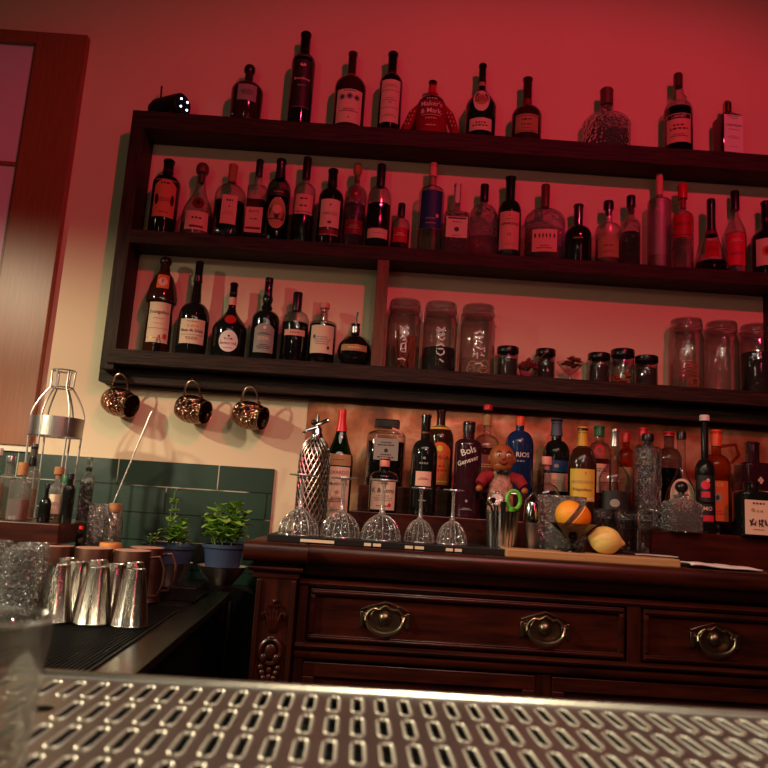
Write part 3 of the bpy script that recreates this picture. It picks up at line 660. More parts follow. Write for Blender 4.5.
# ------------------------------------------------------------------ jars
def jar(label, px, py, w, kind, fill=None, write=None, Y=YS, grp='clip top glass storage jars'):
    p = at(px, py, Y); H = p.z-Z3; R = w/2*Y/F
    root = empty('storage_jar', (p.x, Y, Z3)); tag(root, label, 'jar', grp)
    big = kind == 'big'
    if big:
        pr = [(0, 0), (R*.92, 0), (R, H*.03), (R, H*.70), (R*.93, H*.78), (R*.86, H*.82), (R*.86, H*.86)]
        MB().lathe(pr, 32).build('glass_body', M_JAR, root)
        MB().lathe([(R*.90, H*.86), (R*.93, H*.88), (R*.93, H*.965), (R*.88, H*.99), (R*.84, H*.975), (0, H*.975)], 32).build('glass_lid', M_JAR, root)
        m = MB(); K = 32
        for z in (.845, .875): m.tube([(R*.93*math.cos(2*PI*i/K), R*.93*math.sin(2*PI*i/K), H*z) for i in range(K)], .0014, 6, closed=True)
        m.tube([(-R*.93, 0, H*.87), (-R*.98, 0, H*.95), (-R*.5, 0, H*1.0), (R*.5, 0, H*1.0), (R*.98, 0, H*.95), (R*.93, 0, H*.87)], .0013, 6)
        m.tube([(R*.93, -.004, H*.87), (R*1.12, -.004, H*.86), (R*1.12, -.004, H*.70), (R*1.0, -.004, H*.72)], .0015, 6)
        m.build('wire_clip', STEEL2, root)
    else:
        MB().lathe([(0, 0), (R*.9, 0), (R*.96, H*.05), (R*.96, H*.74), (R*.88, H*.82)], 24).build('glass_body', M_JAR, root)
        MB().lathe([(R, H*.80), (R*1.02, H*.82), (R*1.02, H*.97), (R*.96, H), (0, H)], 24).build('lid', BLACKM, root)
    rr = random.Random(int(px))
    def inside(mk, name, mat): mk.build(name, mat, root)
    if fill == 'cinnamon':
        m = MB()
        for k in range(22):
            a = rr.uniform(0, 2*PI); q = rr.uniform(0, R*.6); x, y = q*math.cos(a), q*math.sin(a)
            dx, dy = rr.uniform(-.018, .018), rr.uniform(-.012, .012); L = rr.uniform(.07, .12)
            z = rr.uniform(.004, .03)
            e = Vector((x+dx*1.6, y+dy*1.6, z+L)); e.xy = e.xy*min(1, R*.8/max(e.xy.length, 1e-5))
            m.tube([(x, y, z), tuple(e)], rr.uniform(.003, .005), 7)
        inside(m, 'cinnamon_sticks', pbr('cinnamon_bark', srgb(190, 96, 62), .7, noise=.3, nscale=120)); root.children[-1]['kind'] = 'stuff'
    elif fill in ('dark', 'tea'):
        lvl = .34 if fill == 'dark' else .58
        m = MB().lathe([(0, .004), (R*.93, .004), (R*.93, H*lvl), (R*.5, H*(lvl+.03)), (0, H*(lvl+.02))], 24)
        inside(m, 'dark_contents', pbr('dark_dried_leaves', (.008, .007, .006), .6, bump=1, bscale=160))
    elif fill == 'rings':
        m = MB()
        for k in range(7):
            a = k*.9; q = R*.40
            M4 = Matrix.Translation((q*math.cos(a*1.3), -R*.42+q*.5*math.sin(a), .018+.008*(k % 3))) @ Matrix.Rotation(PI/2+rr.uniform(-.4, .4), 4, 'X') @ Matrix.Rotation(rr.uniform(-.5, .5), 4, 'Y')
            m.tube([(.014*math.cos(2*PI*i/16), .014*math.sin(2*PI*i/16), 0) for i in range(16)], .0028, 6, M4, closed=True)
        inside(m, 'dried_citrus_rings', pbr('pale_dried_peel', srgb(226, 196, 160), .7))
    elif fill == 'coil':
        m = MB(); pts = []
        for i in range(46):
            a = i*.42; q = .008+.012*(i/46.)
            pts.append((.012+q*math.cos(a), -R*.55+.012*math.sin(i*.2), .022+q*math.sin(a)))
        m.tube(pts, .003, 6)
        for k in range(5):
            m.tube([(-R*.5+R*1.1*i/10, -R*.35, .045+.010*k+.012*math.sin(PI*i/10)) for i in range(11)], .0028, 6)
        inside(m, 'rolled_peel', pbr('dried_orange_peel', srgb(216, 120, 86), .7))
    elif fill == 'orange':
        m = MB()
        for k in range(12):
            m.sphere((rr.uniform(-.5, .5)*R, rr.uniform(-.6, .4)*R, .012+rr.uniform(0, .03)), .009, 8, 6, (1.2, 1, .5))
        inside(m, 'dried_fruit_pieces', pbr('dried_apricot', srgb(216, 96, 40), .6))
    elif fill == 'grey':
        m = MB().lathe([(0, .004), (R*.86, .004), (R*.86, H*.6), (0, H*.62)], 20)
        inside(m, 'spice', pbr('dark_spice', (.05, .035, .03), .8, bump=1, bscale=200))
    if write:
        m = MB()
        for (pts) in write:
            m.tube([surf([(1, 0), (1, 1)], R, H, 2., 1., 1., x*R, z*H, .0008) for x, z in pts], .0026, 6)
        m.build('chalk_writing', CHALK, root)
    return root
def scr(seq): return seq
W1 = [[(-.3, .58), (0, .53), (.25, .55)], [(-.15, .55), (-.1, .48), (.15, .46), (.1, .52)], [(-.2, .42), (.0, .44), (.1, .40), (-.1, .38)], [(-.15, .33), (.1, .35), (.15, .28), (-.1, .26), (-.15, .33)], [(.1, .31), (.15, .22), (-.1, .23)], [(-.3, .12), (.0, .13), (.15, .11)]]
W2 = [[(-.25, .60), (0, .56), (.2, .60)], [(-.2, .53), (.0, .56), (.2, .50), (-.1, .47), (-.2, .51)], [(-.2, .45), (.1, .42), (.2, .46)], [(-.2, .34), (0, .37), (.2, .34)], [(-.15, .30), (.15, .30)], [(-.2, .24), (0, .21), (.2, .24), (.2, .28)], [(-.05, .16), (.2, .12)]]
W3 = [[(-.3, .55), (0, .58), (.2, .54)], [(-.2, .49), (.2, .50)], [(-.1, .45), (.15, .42)], [(-.2, .36), (.1, .33), (.3, .36), (.3, .30)], [(-.25, .26), (-.1, .28), (-.1, .20)], [(.1, .26), (.3, .24)], [(-.2, .12), (.1, .14), (.25, .10)]]
jar('clip top jar of cinnamon sticks with white writing, beside the shelf divider', 405.7, 301, 34, 'big', 'cinnamon', W1)
jar('clip top jar with white writing, dark leaves filling its bottom third', 441.6, 303.7, 35, 'big', 'dark', W2)
jar('clip top jar with white writing and pale citrus rings at its bottom', 478.9, 306.3, 35.5, 'big', 'rings', W3)
jar('small black lidded spice jar right beside the three written jars', 508, 347.5, 22, 'small', 'grey', grp='small black lidded spice jars')
jar('small black lidded jar between the red berry bowl and the star anise glass', 545.8, 349.8, 20, 'small', 'grey', Y=2.462, grp='small black lidded spice jars')
jar('small black lidded jar left of the jar with orange dried fruit', 599, 353.9, 22, 'small', 'grey', grp='small black lidded spice jars')
jar('small black lidded jar showing orange dried fruit pieces', 622.7, 350.2, 23.5, 'small', 'orange', grp='small black lidded spice jars')
jar('small black lidded jar right of the jar with orange dried fruit', 646.5, 356.7, 23, 'small', 'grey', grp='small black lidded spice jars')
jar('large clip top jar holding coiled orange peel, right end of the lower shelf', 686.2, 319.8, 34, 'big', 'coil')
jar('large clip top jar almost empty, between the peel jar and the dark tea jar', 721.2, 322.6, 33, 'big', None)
jar('large clip top jar half full of black tea, at the right end panel', 756, 325.5, 33, 'big', 'tea')
# bowl of berries with spoon
p = at(528, 372, 2.418)
bw = empty('glass_bowl', (p.x, 2.418, Z3)); bw.scale = (.88, .88, 1); tag(bw, 'small glass bowl heaped with dried red berries', 'bowl')
MB().lathe([(0, 0), (.022, 0), (.026, .006), (.040, .04), (.042, .048)], 24).build('glass_body', M_JAR, bw)
m = MB(); rr = random.Random(3)
for k in range(90):
    a = rr.uniform(0, 2*PI); q = .036*math.sqrt(rr.random()); m.sphere((q*math.cos(a), q*math.sin(a), .034+.036*(1-(q/.038)**2)*rr.random()), .0050, 7, 5)
o = m.build('berries', pbr('dried_red_berries', srgb(130, 26, 30), .6), bw); o['kind'] = 'stuff'
p0 = at(548, 356, 2.41); p1 = at(554, 338, 2.47)
sp = empty('wooden_skewer', p0); tag(sp, 'thin dark stick leaning out of the red berry bowl', 'stick')
q0 = Vector((-.02, .012, -.005))
MB().tube([q0, q0+Vector((.055, .006, .052))], .0016, 6).build('shaft', C_WOOD, sp)
sp.location = (bw.location.x+.030, 2.405, Z3+.05)
# star anise glass
p = at(570, 380, 2.43)
an = empty('footed_glass', (p.x, 2.43, Z3)); tag(an, 'low footed glass filled with star anise, between two spice jars', 'glass')
MB().lathe([(0, 0), (.024, 0), (.022, .003), (.005, .008), (.004, .022), (.012, .028), (.034, .050), (.046, .066)], 24).build('glass_body', M_CLEAR, an)
m = MB()
for k in range(14):
    a = rr.uniform(0, 2*PI); q = rr.uniform(0, .032); c = Vector((q*math.cos(a), q*math.sin(a), .056+rr.uniform(0, .030)))
    Rm = Matrix.Translation(c) @ Matrix.Rotation(rr.uniform(-1, 1), 4, 'X') @ Matrix.Rotation(rr.uniform(0, 2), 4, 'Z')
    for j in range(8):
        b = 2*PI*j/8; m.tube([(0, 0, 0), (.007*math.cos(b), .007*math.sin(b), .001), (.013*math.cos(b), .013*math.sin(b), .003)], [.001, .0028, .0005], 5, Rm)
m.build('star_anise', pbr('star_anise', srgb(130, 56, 36), .6), an)

# ------------------------------------------------------------------ hanging mugs
def make_mug():
    root = empty('hammered_mug', (0, 0, 0))
    # origin: top of the handle, where the hook carries it. mug axis points right and a little down / forward
    T = Matrix.Translation((.0, .024, -.092)) @ Matrix.Rotation(math.radians(14), 4, 'Y') @ Matrix.Rotation(math.radians(-20), 4, 'Z') @ Matrix.Rotation(PI/2, 4, 'Y')
    L, R = .105, .045
    pr = [(0, -L/2), (R*.62, -L/2), (R*.80, -L/2+.006), (R*1.0, -L*.22), (R*1.05, 0), (R*1.0, L*.22), (R*.86, L*.44), (R*.88, L/2), (R*.84, L/2), (R*.82, L*.44), (R*.96, L*.2), (R*1.0, 0), (R*.92, -L*.25), (R*.55, -L/2+.008), (0, -L/2+.008)]
    MB().lathe(pr, 32, T).build('cup', COPPER, root)
    m = MB(); pts = []
    for i in range(15):
        a = PI*i/14; pts.append((-.026*math.cos(a), .010-.012*math.sin(a), -.046+.046*math.sin(a)))
    pts = [(-.034, .018, -.056)]+pts+[(.034, .016, -.052)]
    m.tube(pts, .0032, 8); m.build('handle', pbr('pale_copper_handle', srgb(214, 176, 156), .25, 1), root)
    return root
MUGL = ['hammered copper mug hanging on the left hook under the shelf', 'hammered copper mug hanging on the middle hook of the three', 'hammered copper mug hanging on the right hook, nearest the sideboard']
HOOKL = ['small metal cup hook holding the left mug', 'small metal cup hook holding the middle mug', 'small metal cup hook holding the right mug']
def make_hook():
    r = empty('cup_hook', (0, 0, 0))
    MB().tube([(0, .03, .012), (0, .012, .010), (0, -.002, .002), (0, -.008, -.006), (0, -.012, .002), (0, -.013, .012)], .0018, 8).build('hook_wire', CHROME, r)
    MB().lathe([(0, 0), (.007, 0), (.007, .002), (0, .002)], 12, Matrix.Translation((0, .03, .012)) @ Matrix.Rotation(PI/2, 4, 'X')).build('rose', CHROME, r)
    return r
def clone(o, parent=None):
    c = o.copy(); COL.objects.link(c)
    if parent: c.parent = parent
    for ch in o.children: clone(ch, c)
    return c
mug0 = make_mug(); hook0 = make_hook()
for i, (px, py) in enumerate(((120, 373), (192, 380), (250, 386))):
    p = at(px, py, 2.40)
    mg = mug0 if i == 0 else clone(mug0); mg.location = (p.x, 2.404, p.z-.002); mg.rotation_euler = (0, math.radians((0, -3, -2)[i]), 0)
    tag(mg, MUGL[i], 'mug', 'copper mugs hanging under the shelf')
    hk = hook0 if i == 0 else clone(hook0); hk.location = (p.x, 2.408, p.z); tag(hk, HOOKL[i], 'hook', 'hooks under the shelf')
# ------------------------------------------------------------------ sideboard
ZC = 1.112
ZT1, ZT2 = 1.197, 1.276
sb = empty('sideboard', (0, 1.84, 0)); tag(sb, 'long antique mahogany sideboard with brass drop handles under the shelves', 'sideboard')
I = Matrix.Translation((0, -1.84, 0))
XR = 1.9
def mould(y, z0, z1, d=.02):
    """rounded nosing profile in y,z, projecting towards the room"""
    h = z1-z0
    return [(WY-.03, z0), (y+d*.6, z0), (y+d*.25, z0+h*.12), (y, z0+h*.4), (y, z0+h*.7), (y+d*.3, z0+h*.95), (y+d*.5, z1), (WY-.03, z1)]
m = MB(); m.sweepx(mould(1.80, 1.068, ZC), -.14, XR, I)
m.sweepx([(1.86, .86+.17), (1.86, 1.035), (1.838, 1.04), (1.828, 1.05), (1.822, 1.060), (1.815, 1.068), (1.86, 1.068)], -.14, XR, I)
o = m.build('worktop', MAHO, sb, auto=50)
m = MB(); m.sweepx(mould(1.775, 1.068, ZC), -.283, -.132, I); m.sweepx(mould(1.80, 1.045, 1.058, .012), -.272, -.142, I); m.box(-.262, -.150, 1.812, 2.2, 1.03, 1.07, I)
m.build('pilaster_cap', MAHO, sb, auto=50)
m = MB(); m.box(-.255, XR, 1.86, WY-.03, 0.06, 1.068, I)
m.build('carcass', MAHO, sb, smooth=False)
m = MB(); m.box(-.250, -.155, 1.815, 1.87, .06, 1.045, I)
for x in (-.250, -.167): m.box(x, x+.012, 1.807, 1.82, .10, 1.025, I)
m.build('pilaster', MAHOV, sb, smooth=False, bevel=.002)
# frieze and rails
m = MB(); m.sweepx([(1.87, 1.012), (1.838, 1.012), (1.832, 1.020), (1.838, 1.028), (1.87, 1.03)], -.15, XR, I)
m.sweepx([(1.87, .842), (1.842, .842), (1.834, .850), (1.834, .860), (1.842, .866), (1.87, .868)], -.15, XR, I)
m.sweepx([(1.87, .868), (1.830, .870), (1.826, .876), (1.832, .882), (1.87, .884)], -.15, XR, I)
m.build('rail_moulding', MAHO, sb, auto=50)
for x0, x1, zt_ in ((-.15, -.128, 1.015), (.648, .682, 1.015), (1.478, 1.512, 1.015), (.431, .469, .841), (1.041, 1.079, .841)): MB().box(x0, x1, 1.838 if zt_ > 1 else 1.845, 1.87, .10 if zt_ > 1 and x0 != .648 else (.10 if zt_ < 1 else .87), zt_, I).build('stile', MAHOV, sb, smooth=False, bevel=.002)

def drawer(x0, x1, handles):
    d = MB(); z0, z1 = .888, 1.008
    d.box(x0+.004, x1-.004, 1.848, 1.9, z0, z1, I)
    for a in (0,):
        w = .014
        for (u0, u1, v0, v1) in ((x0+.006, x1-.006, z1-w, z1), (x0+.006, x1-.006, z0, z0+w), (x0+.006, x0+.006+w, z0+w, z1-w), (x1-.006-w, x1-.006, z0+w, z1-w)):
            d.box(u0, u1, 1.838, 1.85, v0, v1, I)
            d.box(u0+.003, u1-.003, 1.8345, 1.84, v0+.004, v1-.004, I)
    dr = d.build('drawer', MAHO, sb, smooth=False, bevel=.0015)
    for hx in handles:
        T = Matrix.Translation((hx, 1.848-1.84, .946))
        m = MB()
        # backplate
        pl = []
        for i in range(32):
            a = 2*PI*i/32; r = .036 if math.sin(a) < 0 else .032
            pl.append((r*1.12*math.cos(a), r*math.sin(a)*(.95 if math.sin(a) < 0 else .9)))
        m.prism(pl, -.004, 0, T)
        for s in (-1, 1):
            m.box(s*.050-.010, s*.050+.010, -.004, 0, -.016, .012, T); m.box(s*.056-.004, s*.056+.004, -.008, 0, -.020, .015, T)
            m.tube([(s*.046, -.004, .004), (s*.046, -.016, .004)], .005, 10, T)
        h = m.build('handle', BRASS, dr, bevel=.0008)
        m = MB(); m.sphere((0, -.008, .002), .0155, 16, 10, (1, .75, 1), T); m.build('knob', BRASS, h)
        m = MB(); pts = [(-.046, -.014, .006), (-.047, -.018, -.004)]
        for i in range(13):
            a = PI+PI*i/12; pts.append((.043*math.cos(a), -.020, -.002+.031*math.sin(a)))
        pts += [(.046, -.014, .006)]
        rr_ = [.003, .003]+[.003+.0028*math.sin(PI*i/12) for i in range(13)]+[.003]
        m.tube(pts, rr_, 8, T)
        pts = []
        for i in range(17):
            u = -1+2*i/16; pts.append((u*.046, -.012, .006+.022*(1-u*u)**.6+.004*math.cos(u*9)*(1-u*u)))
        m.tube(pts, .0028, 8, T); m.tube([(-.058, -.004, .02), (-.04, -.006, .028), (0, -.006, .040), (.04, -.006, .028), (.058, -.004, .02)], .0015, 6, T)
        m.build('bail', pbr('polished_brass', srgb(176, 160, 128), .3, 1), h)
drawer(-.128, .648, (.061, .450)); drawer(.682, 1.478, (.864, 1.30))
# lower doors
for x0, x1 in ((-.128, .43), (.47, 1.04), (1.08, 1.478)):
    d = MB(); d.box(x0, x1, 1.852, 1.9, .10, .838, I)
    for (u0, u1, v0, v1) in ((x0, x1, .805, .838), (x0, x0+.03, .1, .805), (x1-.03, x1, .1, .805)): d.box(u0, u1, 1.842, 1.855, v0, v1, I)
    d.build('door', MAHO, sb, smooth=False, bevel=.002)
# carving on the pilaster
T = Matrix.Translation((-.203, -.026, 0)); m = MB()
for k in range(5):
    u = (k-2)/2.
    m.tube([(u*.006, 0, .905), (u*.012, -.008, .935), (u*.018, -.008, .960-abs(u)*.010)], [.002, .0045, .002], 7, T)
m.sphere((0, -.004, .976), .006, 10, 6, M=T)
for s in (-1, 1):
    m.tube([(s*.004, -.003, .965), (s*.014, -.006, .968), (s*.016, -.004, .958)], .0022, 6, T)
    m.tube([(s*.020, -.002, .950), (s*.027, -.006, .945), (s*.024, -.003, .937)], .003, 6, T)
m.build('carved_feather', MAHO, sb)
m = MB()
m.tube([(.024*math.cos(a), -.006, .862+.027*math.sin(a)) for a in [2*PI*i/20 for i in range(20)]], .0055, 8, T, closed=True)
for s in (-1, 1):
    m.sphere((s*.015, -.008, .846), .011, 12, 8, (.8, .5, 1.1), T)
    for k in range(4): m.sphere((s*(.020-.004*k), -.006, .826-.012*k), .007, 8, 6, (1, .6, 1), T)
m.sphere((0, -.006, .862), .016, 14, 10, (.9, .3, 1.1), T); m.sphere((0, -.006, .893), .008, 10, 6, (1.4, .8, .7), T)
for k in range(3): m.sphere((0, -.006, .820-.016*k), .008, 8, 6, (.8, .6, 1), T)
m.build('carved_scroll', MAHO, sb)

# risers
o = MB().box(-.05, 1.9, 2.062, WY-.012, ZC, ZT1).build('bottle_riser', MAHO, smooth=False, bevel=.002); tag(o, 'long low wooden step along the back of the sideboard carrying the front bottles', 'riser', 'wooden bottle risers')
o = MB().box(-.03, 1.9, 2.25, WY-.012, ZT1, ZT2).build('bottle_riser', MAHO, smooth=False, bevel=.002); tag(o, 'upper wooden step against the copper sheet carrying the rear bottles', 'riser', 'wooden bottle risers')

# bar mat
ZM = 1.129
x1 = at(505, 555, 1.86).x; x2 = at(650, 555, 1.95).x
mt = empty('bar_mat', (0, 1.95, ZC)); tag(mt, 'thick black rubber bar mat under the upturned coupe glasses', 'mat')
h = ZM-ZC
poly = [(-.24, -.105), (x1, -.105), (x1, -.035), (x2, -.035), (x2, .110), (-.055, .110), (-.055, .185), (-.24, .185)]
n = len(poly)
MB().add([(x, y, 0) for x, y in poly]+[(x, y, h) for x, y in poly], [tuple(range(n)), tuple(range(2*n-1, n-1, -1))]+[(i, i+n, (i+1) % n+n, (i+1) % n) for i in range(n)]).build('mat_base', RUBBER, mt, smooth=False, bevel=.002)
m = MB()
for p0, p1 in ((300, 334), (364, 371), (373, 381), (405, 413), (415, 424), (446, 453), (455, 462)):
    u0 = at(p0, 545, 1.845).x; u1 = at(p1, 545, 1.845).x
    m.box(u0, u1, -.1075, -.1045, .004, .011)
m.build('printed_marks', P_CREAM, mt, smooth=False)

def S(label, px, py, w, zb, Y, prof, gm, cap=None, labels=(), liq=None, **k): return B(label, px, py, w, Y, zb, prof, gm, cap, labels, liq, group=k.pop('group', G4), **k)
def strokes(r, H, R):
    m = MB()
    for x, z, dx, dz in ((-.62, .30, .12, -.10), (-.40, .32, -.20, -.13), (-.52, .22, .22, .02), (-.30, .20, .10, .09), (.02, .31, .0, -.13), (.12, .29, .22, .0), (.10, .24, .20, -.05), (.22, .32, -.06, -.14), (.40, .28, .20, -.09), (.46, .22, -.05, .10)):
        y = -R-.0018
        m.tube([(x*R, y, z*H), ((x+dx*.5)*R, y, (z+dz*.5)*H), ((x+dx)*R, y, (z+dz)*H)], [.0022, .0016, .0007], 6)
    m.build('brush_writing', P_BLACK, r)
def relief(r, H, R):
    m = MB()
    for k in range(26):
        a = -2.6+(k*1.17) % 2.1; z = H*(.12+.64*((k*.381) % 1)); q = R*1.0
        pts = [(q*math.cos(a+.16*t), q*math.sin(a+.16*t), z+.014*math.sin(t*1.4+k)) for t in (0, 1, 2, 3)]
        m.tube(pts, [.001, .0035, .0035, .001], 6)
    m.build('leaf_relief', M_EMB, r)
# soda siphon
p = at(317, 431, 2.0); R = .0405; H = p.z-ZM
sy_ = empty('soda_siphon', (p.x, 2.0, ZM)); tag(sy_, 'glass soda siphon wrapped in woven metal mesh with a steel lever head', 'siphon')
pr = [(0, 0), (R*.98, 0), (R, .01), (R, H*.70), (R*.95, H*.78), (R*.72, H*.88), (R*.42, H*.93), (R*.36, H*.95)]
MB().lathe(pr, 32).build('glass_body', M_SMOKE, sy_)
m = MB()
ns = 20
prn = [(r/R, z/H) for r, z in pr]
for d in (-1, 1):
    for k in range(ns):
        pts = []
        for i in range(22):
            zz = .01+(.93-.01)*i/21; r = rad(prn, zz)*R+.0016; a = 2*PI*k/ns+d*zz*3.0
            pts.append((r*math.cos(a), r*math.sin(a), zz*H))
        m.tube(pts, .0013, 5)
m.build('wire_mesh', pbr('mesh_steel', (.62, .56, .50), .28, 1), sy_)
m = MB(); m.lathe([(R*.42, H*.92), (R*.45, H*.95), (R*.36, H*.98), (R*.34, H*1.02), (R*.22, H*1.05), (0, H*1.06)], 20); m.tube([(0, 0, H), (0, 0, H+.045)], [.007, .003], 8)
m.build('head', CHROME, sy_)
m = MB(); m.tube([(-.006, -.012, H+.012), (.022, -.014, H+.026), (.030, -.014, H+.030)], [.004, .0065, .006], 10); m.build('lever', CHROME, sy_)
m = MB(); m.tube([(.002, -.010, H+.010), (-.03, -.02, H-.004), (-.036, -.02, H-.012)], [.005, .004, .003], 10); m.build('spout', CHROME, sy_)
MB().sphere((-.010, -.004, H+.022), .008, 12, 8).build('knob', BLACKM, sy_)
# bottles behind / on the mat
S('red capped green liqueur bottle with a big cream and red lettered label', 342.9, 409.4, 27.5, ZM, 2.085, [(0, 0), (.93, 0), (.97, .02), (1.0, .58), (.97, .62), (.80, .66), (.50, .76), (.30, .84), (.27, .90), (.27, .985)], M_GREENG, ('wax', C_BRED, .165, .29),
  [(.54, .63, .98, P_TAN, [('~1', .585, .05, P_BLACK)]), (.13, .53, .96, P_CREAM, [('LUXARDO', .485, .34, P_RED), ('~1', .44, .10, P_GREY), ('MARASCHINO', .395, .24, P_BLACK), ('@1', .33, .14, P_TAN), ('~3', .27, .06, P_BLACK), ('~2', .19, .05, P_GREY)])])
S('broad clear bottle with very wide flat black cap and grey label, ribbon at its neck', 387.5, 420.5, 38, ZT2, 2.34, mkprof(.74, .83, .55, 'round'), M_CLEAR, ('square', C_BLACK, .11, .66),
  [(.38, .70, .62, P_GREY, [('~2', .62, .07, P_BLACK), ('@1', .52, .1, P_BLACK), ('~2', .44, .07, P_BLACK)])], (L_DARK, .66), n=4,
  extra=lambda r, H, R: MB().tube([(R*.3, -R*.7, H*.86), (R*.55, -R*.95, H*.82), (R*.8, -R*.9, H*.76), (R*.5, -R*1.02, H*.74), (R*.7, -R, H*.68)], .004, 8).build('ribbon', C_PINK, r))
S('small dark bottle with a cream crowned label standing behind the third coupe', 385.2, 458, 28, ZT1, 2.12, mkprof(.62, .76, .34, 'round'), M_DARK, ('screw', C_PINK, .16, .36),
  [(.05, .60, .98, P_CREAM, [('~1', .52, .10, P_GREY), ('K & Sons', .40, .36, P_BLACK), ('~3', .26, .08, P_GREY), ('@1', .14, .14, P_HOTPINK, .5), ('~1', .12, .08, P_DKRED)])])
S('black wine style bottle with brown capsule and small pink square label', 426.7, 414, 26, ZT1, 2.12, mkprof(.58, .74, .36, 'round'), M_DARK, ('foil', C_BROWN, .20, .30),
  [(.28, .42, .62, P_PINK, [('~2', .35, .05, P_DKRED)]), (.46, .56, .8, None, [('~1', .50, .12, P_GREY), ('@1', .55, .1, P_GREY)]), (.1, .2, .6, None, [('~1', .14, .08, P_GREY)])])
S('dark coffee liqueur bottle with arched yellow and orange label', 441.7, 409.8, 27, ZT2, 2.32, mkprof(.60, .80, .32, 'round'), M_BROWN, ('foil', C_BLACK, .26, .26, (.745, .79, P_YELLOW)),
  [(.06, .58, .86, P_ORANGE, [('@1', .50, .22, P_YELLOW), ('KAHLÚA', .40, .34, P_DKRED), ('~2', .26, .16, P_RED), ('#.9', .10, .04, P_YELLOW)], 'arch')])
S('plum black bottle with slanting white script reading Bols Genever', 469.5, 421.9, 27, ZT1, 2.14, mkprof(.74, .82, .42, 'round'), M_PURPLE, ('screw', C_BLACK, .11, .46),
  [(.50, .80, .95, None, [('Bols', .685, .50, P_WHITE)], 'rect', .35), (.4, .7, .95, None, [('Genever', .585, .42, P_WHITE)], 'rect', .35), (.1, .25, .6, None, [('@.9', .17, .10, P_GREY), ('~2', .09, .05, P_GREY)])])
S('slender clear necked bottle with banded neck behind the wooden headed doll', 488, 405, 28, ZT2, 2.34, mkprof(.48, .66, .30, 'round'), M_CLEAR, ('screw', C_RED, .06, .34, (.76, .88, P_TAN)),
  [(.12, .42, .95, P_DKRED, [('~2', .3, .08, P_TAN)])], (L_WHISKY, .5))
S('dark blue bottle with orange red cap and white letters RIOS', 520.4, 416.7, 28, ZT2, 2.32, mkprof(.62, .82, .30, 'round'), M_BLUE, ('screw', C_ORANGE, .12, .34),
  [(.25, .60, .9, None, [('RIOS', .50, .34, P_WHITE, .25), ('~1', .42, .10, P_GREY), ('~1', .20, .1, P_GREY)])])
S('tall dark bottle with grey blue capsule and blue and pink label', 557, 418.7, 27, ZT2, 2.36, mkprof(.52, .72, .38, 'round'), M_DARK, ('foil', C_BLUE, .22, .38),
  [(.08, .30, .96, P_PINK, [('~2', .2, .08, P_TAN)]), (.32, .46, .96, P_NAVY, [('@1.3', .39, .14, P_GREY)])])
S('small clear bottle with pale wood stopper, arch shaped, left of the cut glass bowl', 547, 456.7, 28, ZT1, 2.14, mkprof(.36, .60, .28, 'round'), M_CLEAR, ('stopper', C_PINK, .20, .36), [(.08, .30, .8, P_TAN, [('~2', .2, .08, P_DKRED)])], (L_CLEAR, .3))
S('red brown bottle with yellow capsule and wide yellow label', 583, 427, 28, ZT1, 2.16, mkprof(.56, .80, .32, 'round'), M_BROWN, ('foil', C_YEL, .20, .32),
  [(.24, .56, .97, P_YELLOW, [('@.5', .52, .1, P_ORANGE, .2), ('MANDARIN', .43, .28, P_TAN), ('Napoléon', .35, .24, P_DKRED), ('#.98', .265, .04, P_CREAM)])], )
S('clear bottle with green cap and round red medallion above its pink label', 599.4, 426, 24, ZT2, 2.34, mkprof(.60, .78, .40, 'round'), M_CLEAR, ('screw', C_GREEN, .14, .42),
  [(.58, .74, .40, P_RED, [('@1', .66, .2, P_DKRED)], 'oval'), (.10, .48, .95, P_PINK, [('~2', .40, .10, P_DKRED), ('~3', .22, .07, P_TAN)])], (L_RED, .55))
S('clear wine shaped bottle with grey foil neck and black picture label', 615, 429, 30, ZT1, 2.16, mkprof(.48, .72, .26, 'ogee'), M_CLEAR, ('foil', C_SILVER, .18, .26),
  [(.10, .36, .97, P_BLACK, [('@1.2', .24, .26, P_GREY), ('~1', .14, .08, P_GREY)])], (L_CLEAR, .45))
S('narrow amber bottle with dark red flat cap, behind the embossed bottle', 626, 433, 17, ZT2, 2.42, mkprof(.62, .78, .44, 'round'), M_AMBERG, ('screw', C_RED, .14, .50), [(.15, .5, .95, P_TAN, [('~3', .32, .10, P_DKRED)])])
S('clear bottle with bright red cap right behind the embossed bottle', 643, 428, 20, ZT2, 2.33, mkprof(.60, .78, .40, 'round'), M_CLEAR, ('screw', C_BRED, .12, .44), (), (L_RED, .5))
S('tall embossed grey glass bottle with black stopper and leaf relief', 648, 434, 25.5, ZT1, 2.145, mkprof(.80, .87, .40, 'flat'), M_EMB, ('stopper', C_BLACK, .12, .46), (), None, extra=lambda r, H, R: relief(r, H, R))
S('dark bottle with red capped neck behind the tear shaped bottle', 669, 432, 24, ZT2, 2.38, mkprof(.60, .78, .40, 'round'), M_SMOKE, ('screw', C_BRED, .06, .44), (), (L_DARK, .5))
S('tear shaped clear bottle with long neck and cream back label', 681.4, 431.7, 31, ZT1, 2.198, mkprof(.30, .66, .26, 'ogee', .97), M_CLEAR, ('screw', C_BLACK, .08, .30),
  [(.20, .52, .80, P_CREAM, [('@1', .4, .35, P_TAN)], 'oval')], (L_PALE, .5))
S('tall slim black bottle with white cap and crimson sunburst label', 704.4, 415.2, 19, ZT1, 2.12, mkprof(.50, .62, .38, 'round'), M_DARK, ('screw', C_WHITE, .05, .52),
  [(.26, .48, .95, P_BLACK, [('@1', .40, .46, P_HOTPINK), ('@1', .44, .17, P_CREAM, .25), ('@1', .44, .09, P_HOTPINK, .25), ('#.5', .32, .3, P_HOTPINK)]), (.09, .24, .95, P_BLACK, [('AMO', .205, .42, P_CREAM), ('#.95', .125, .3, P_HOTPINK)])])
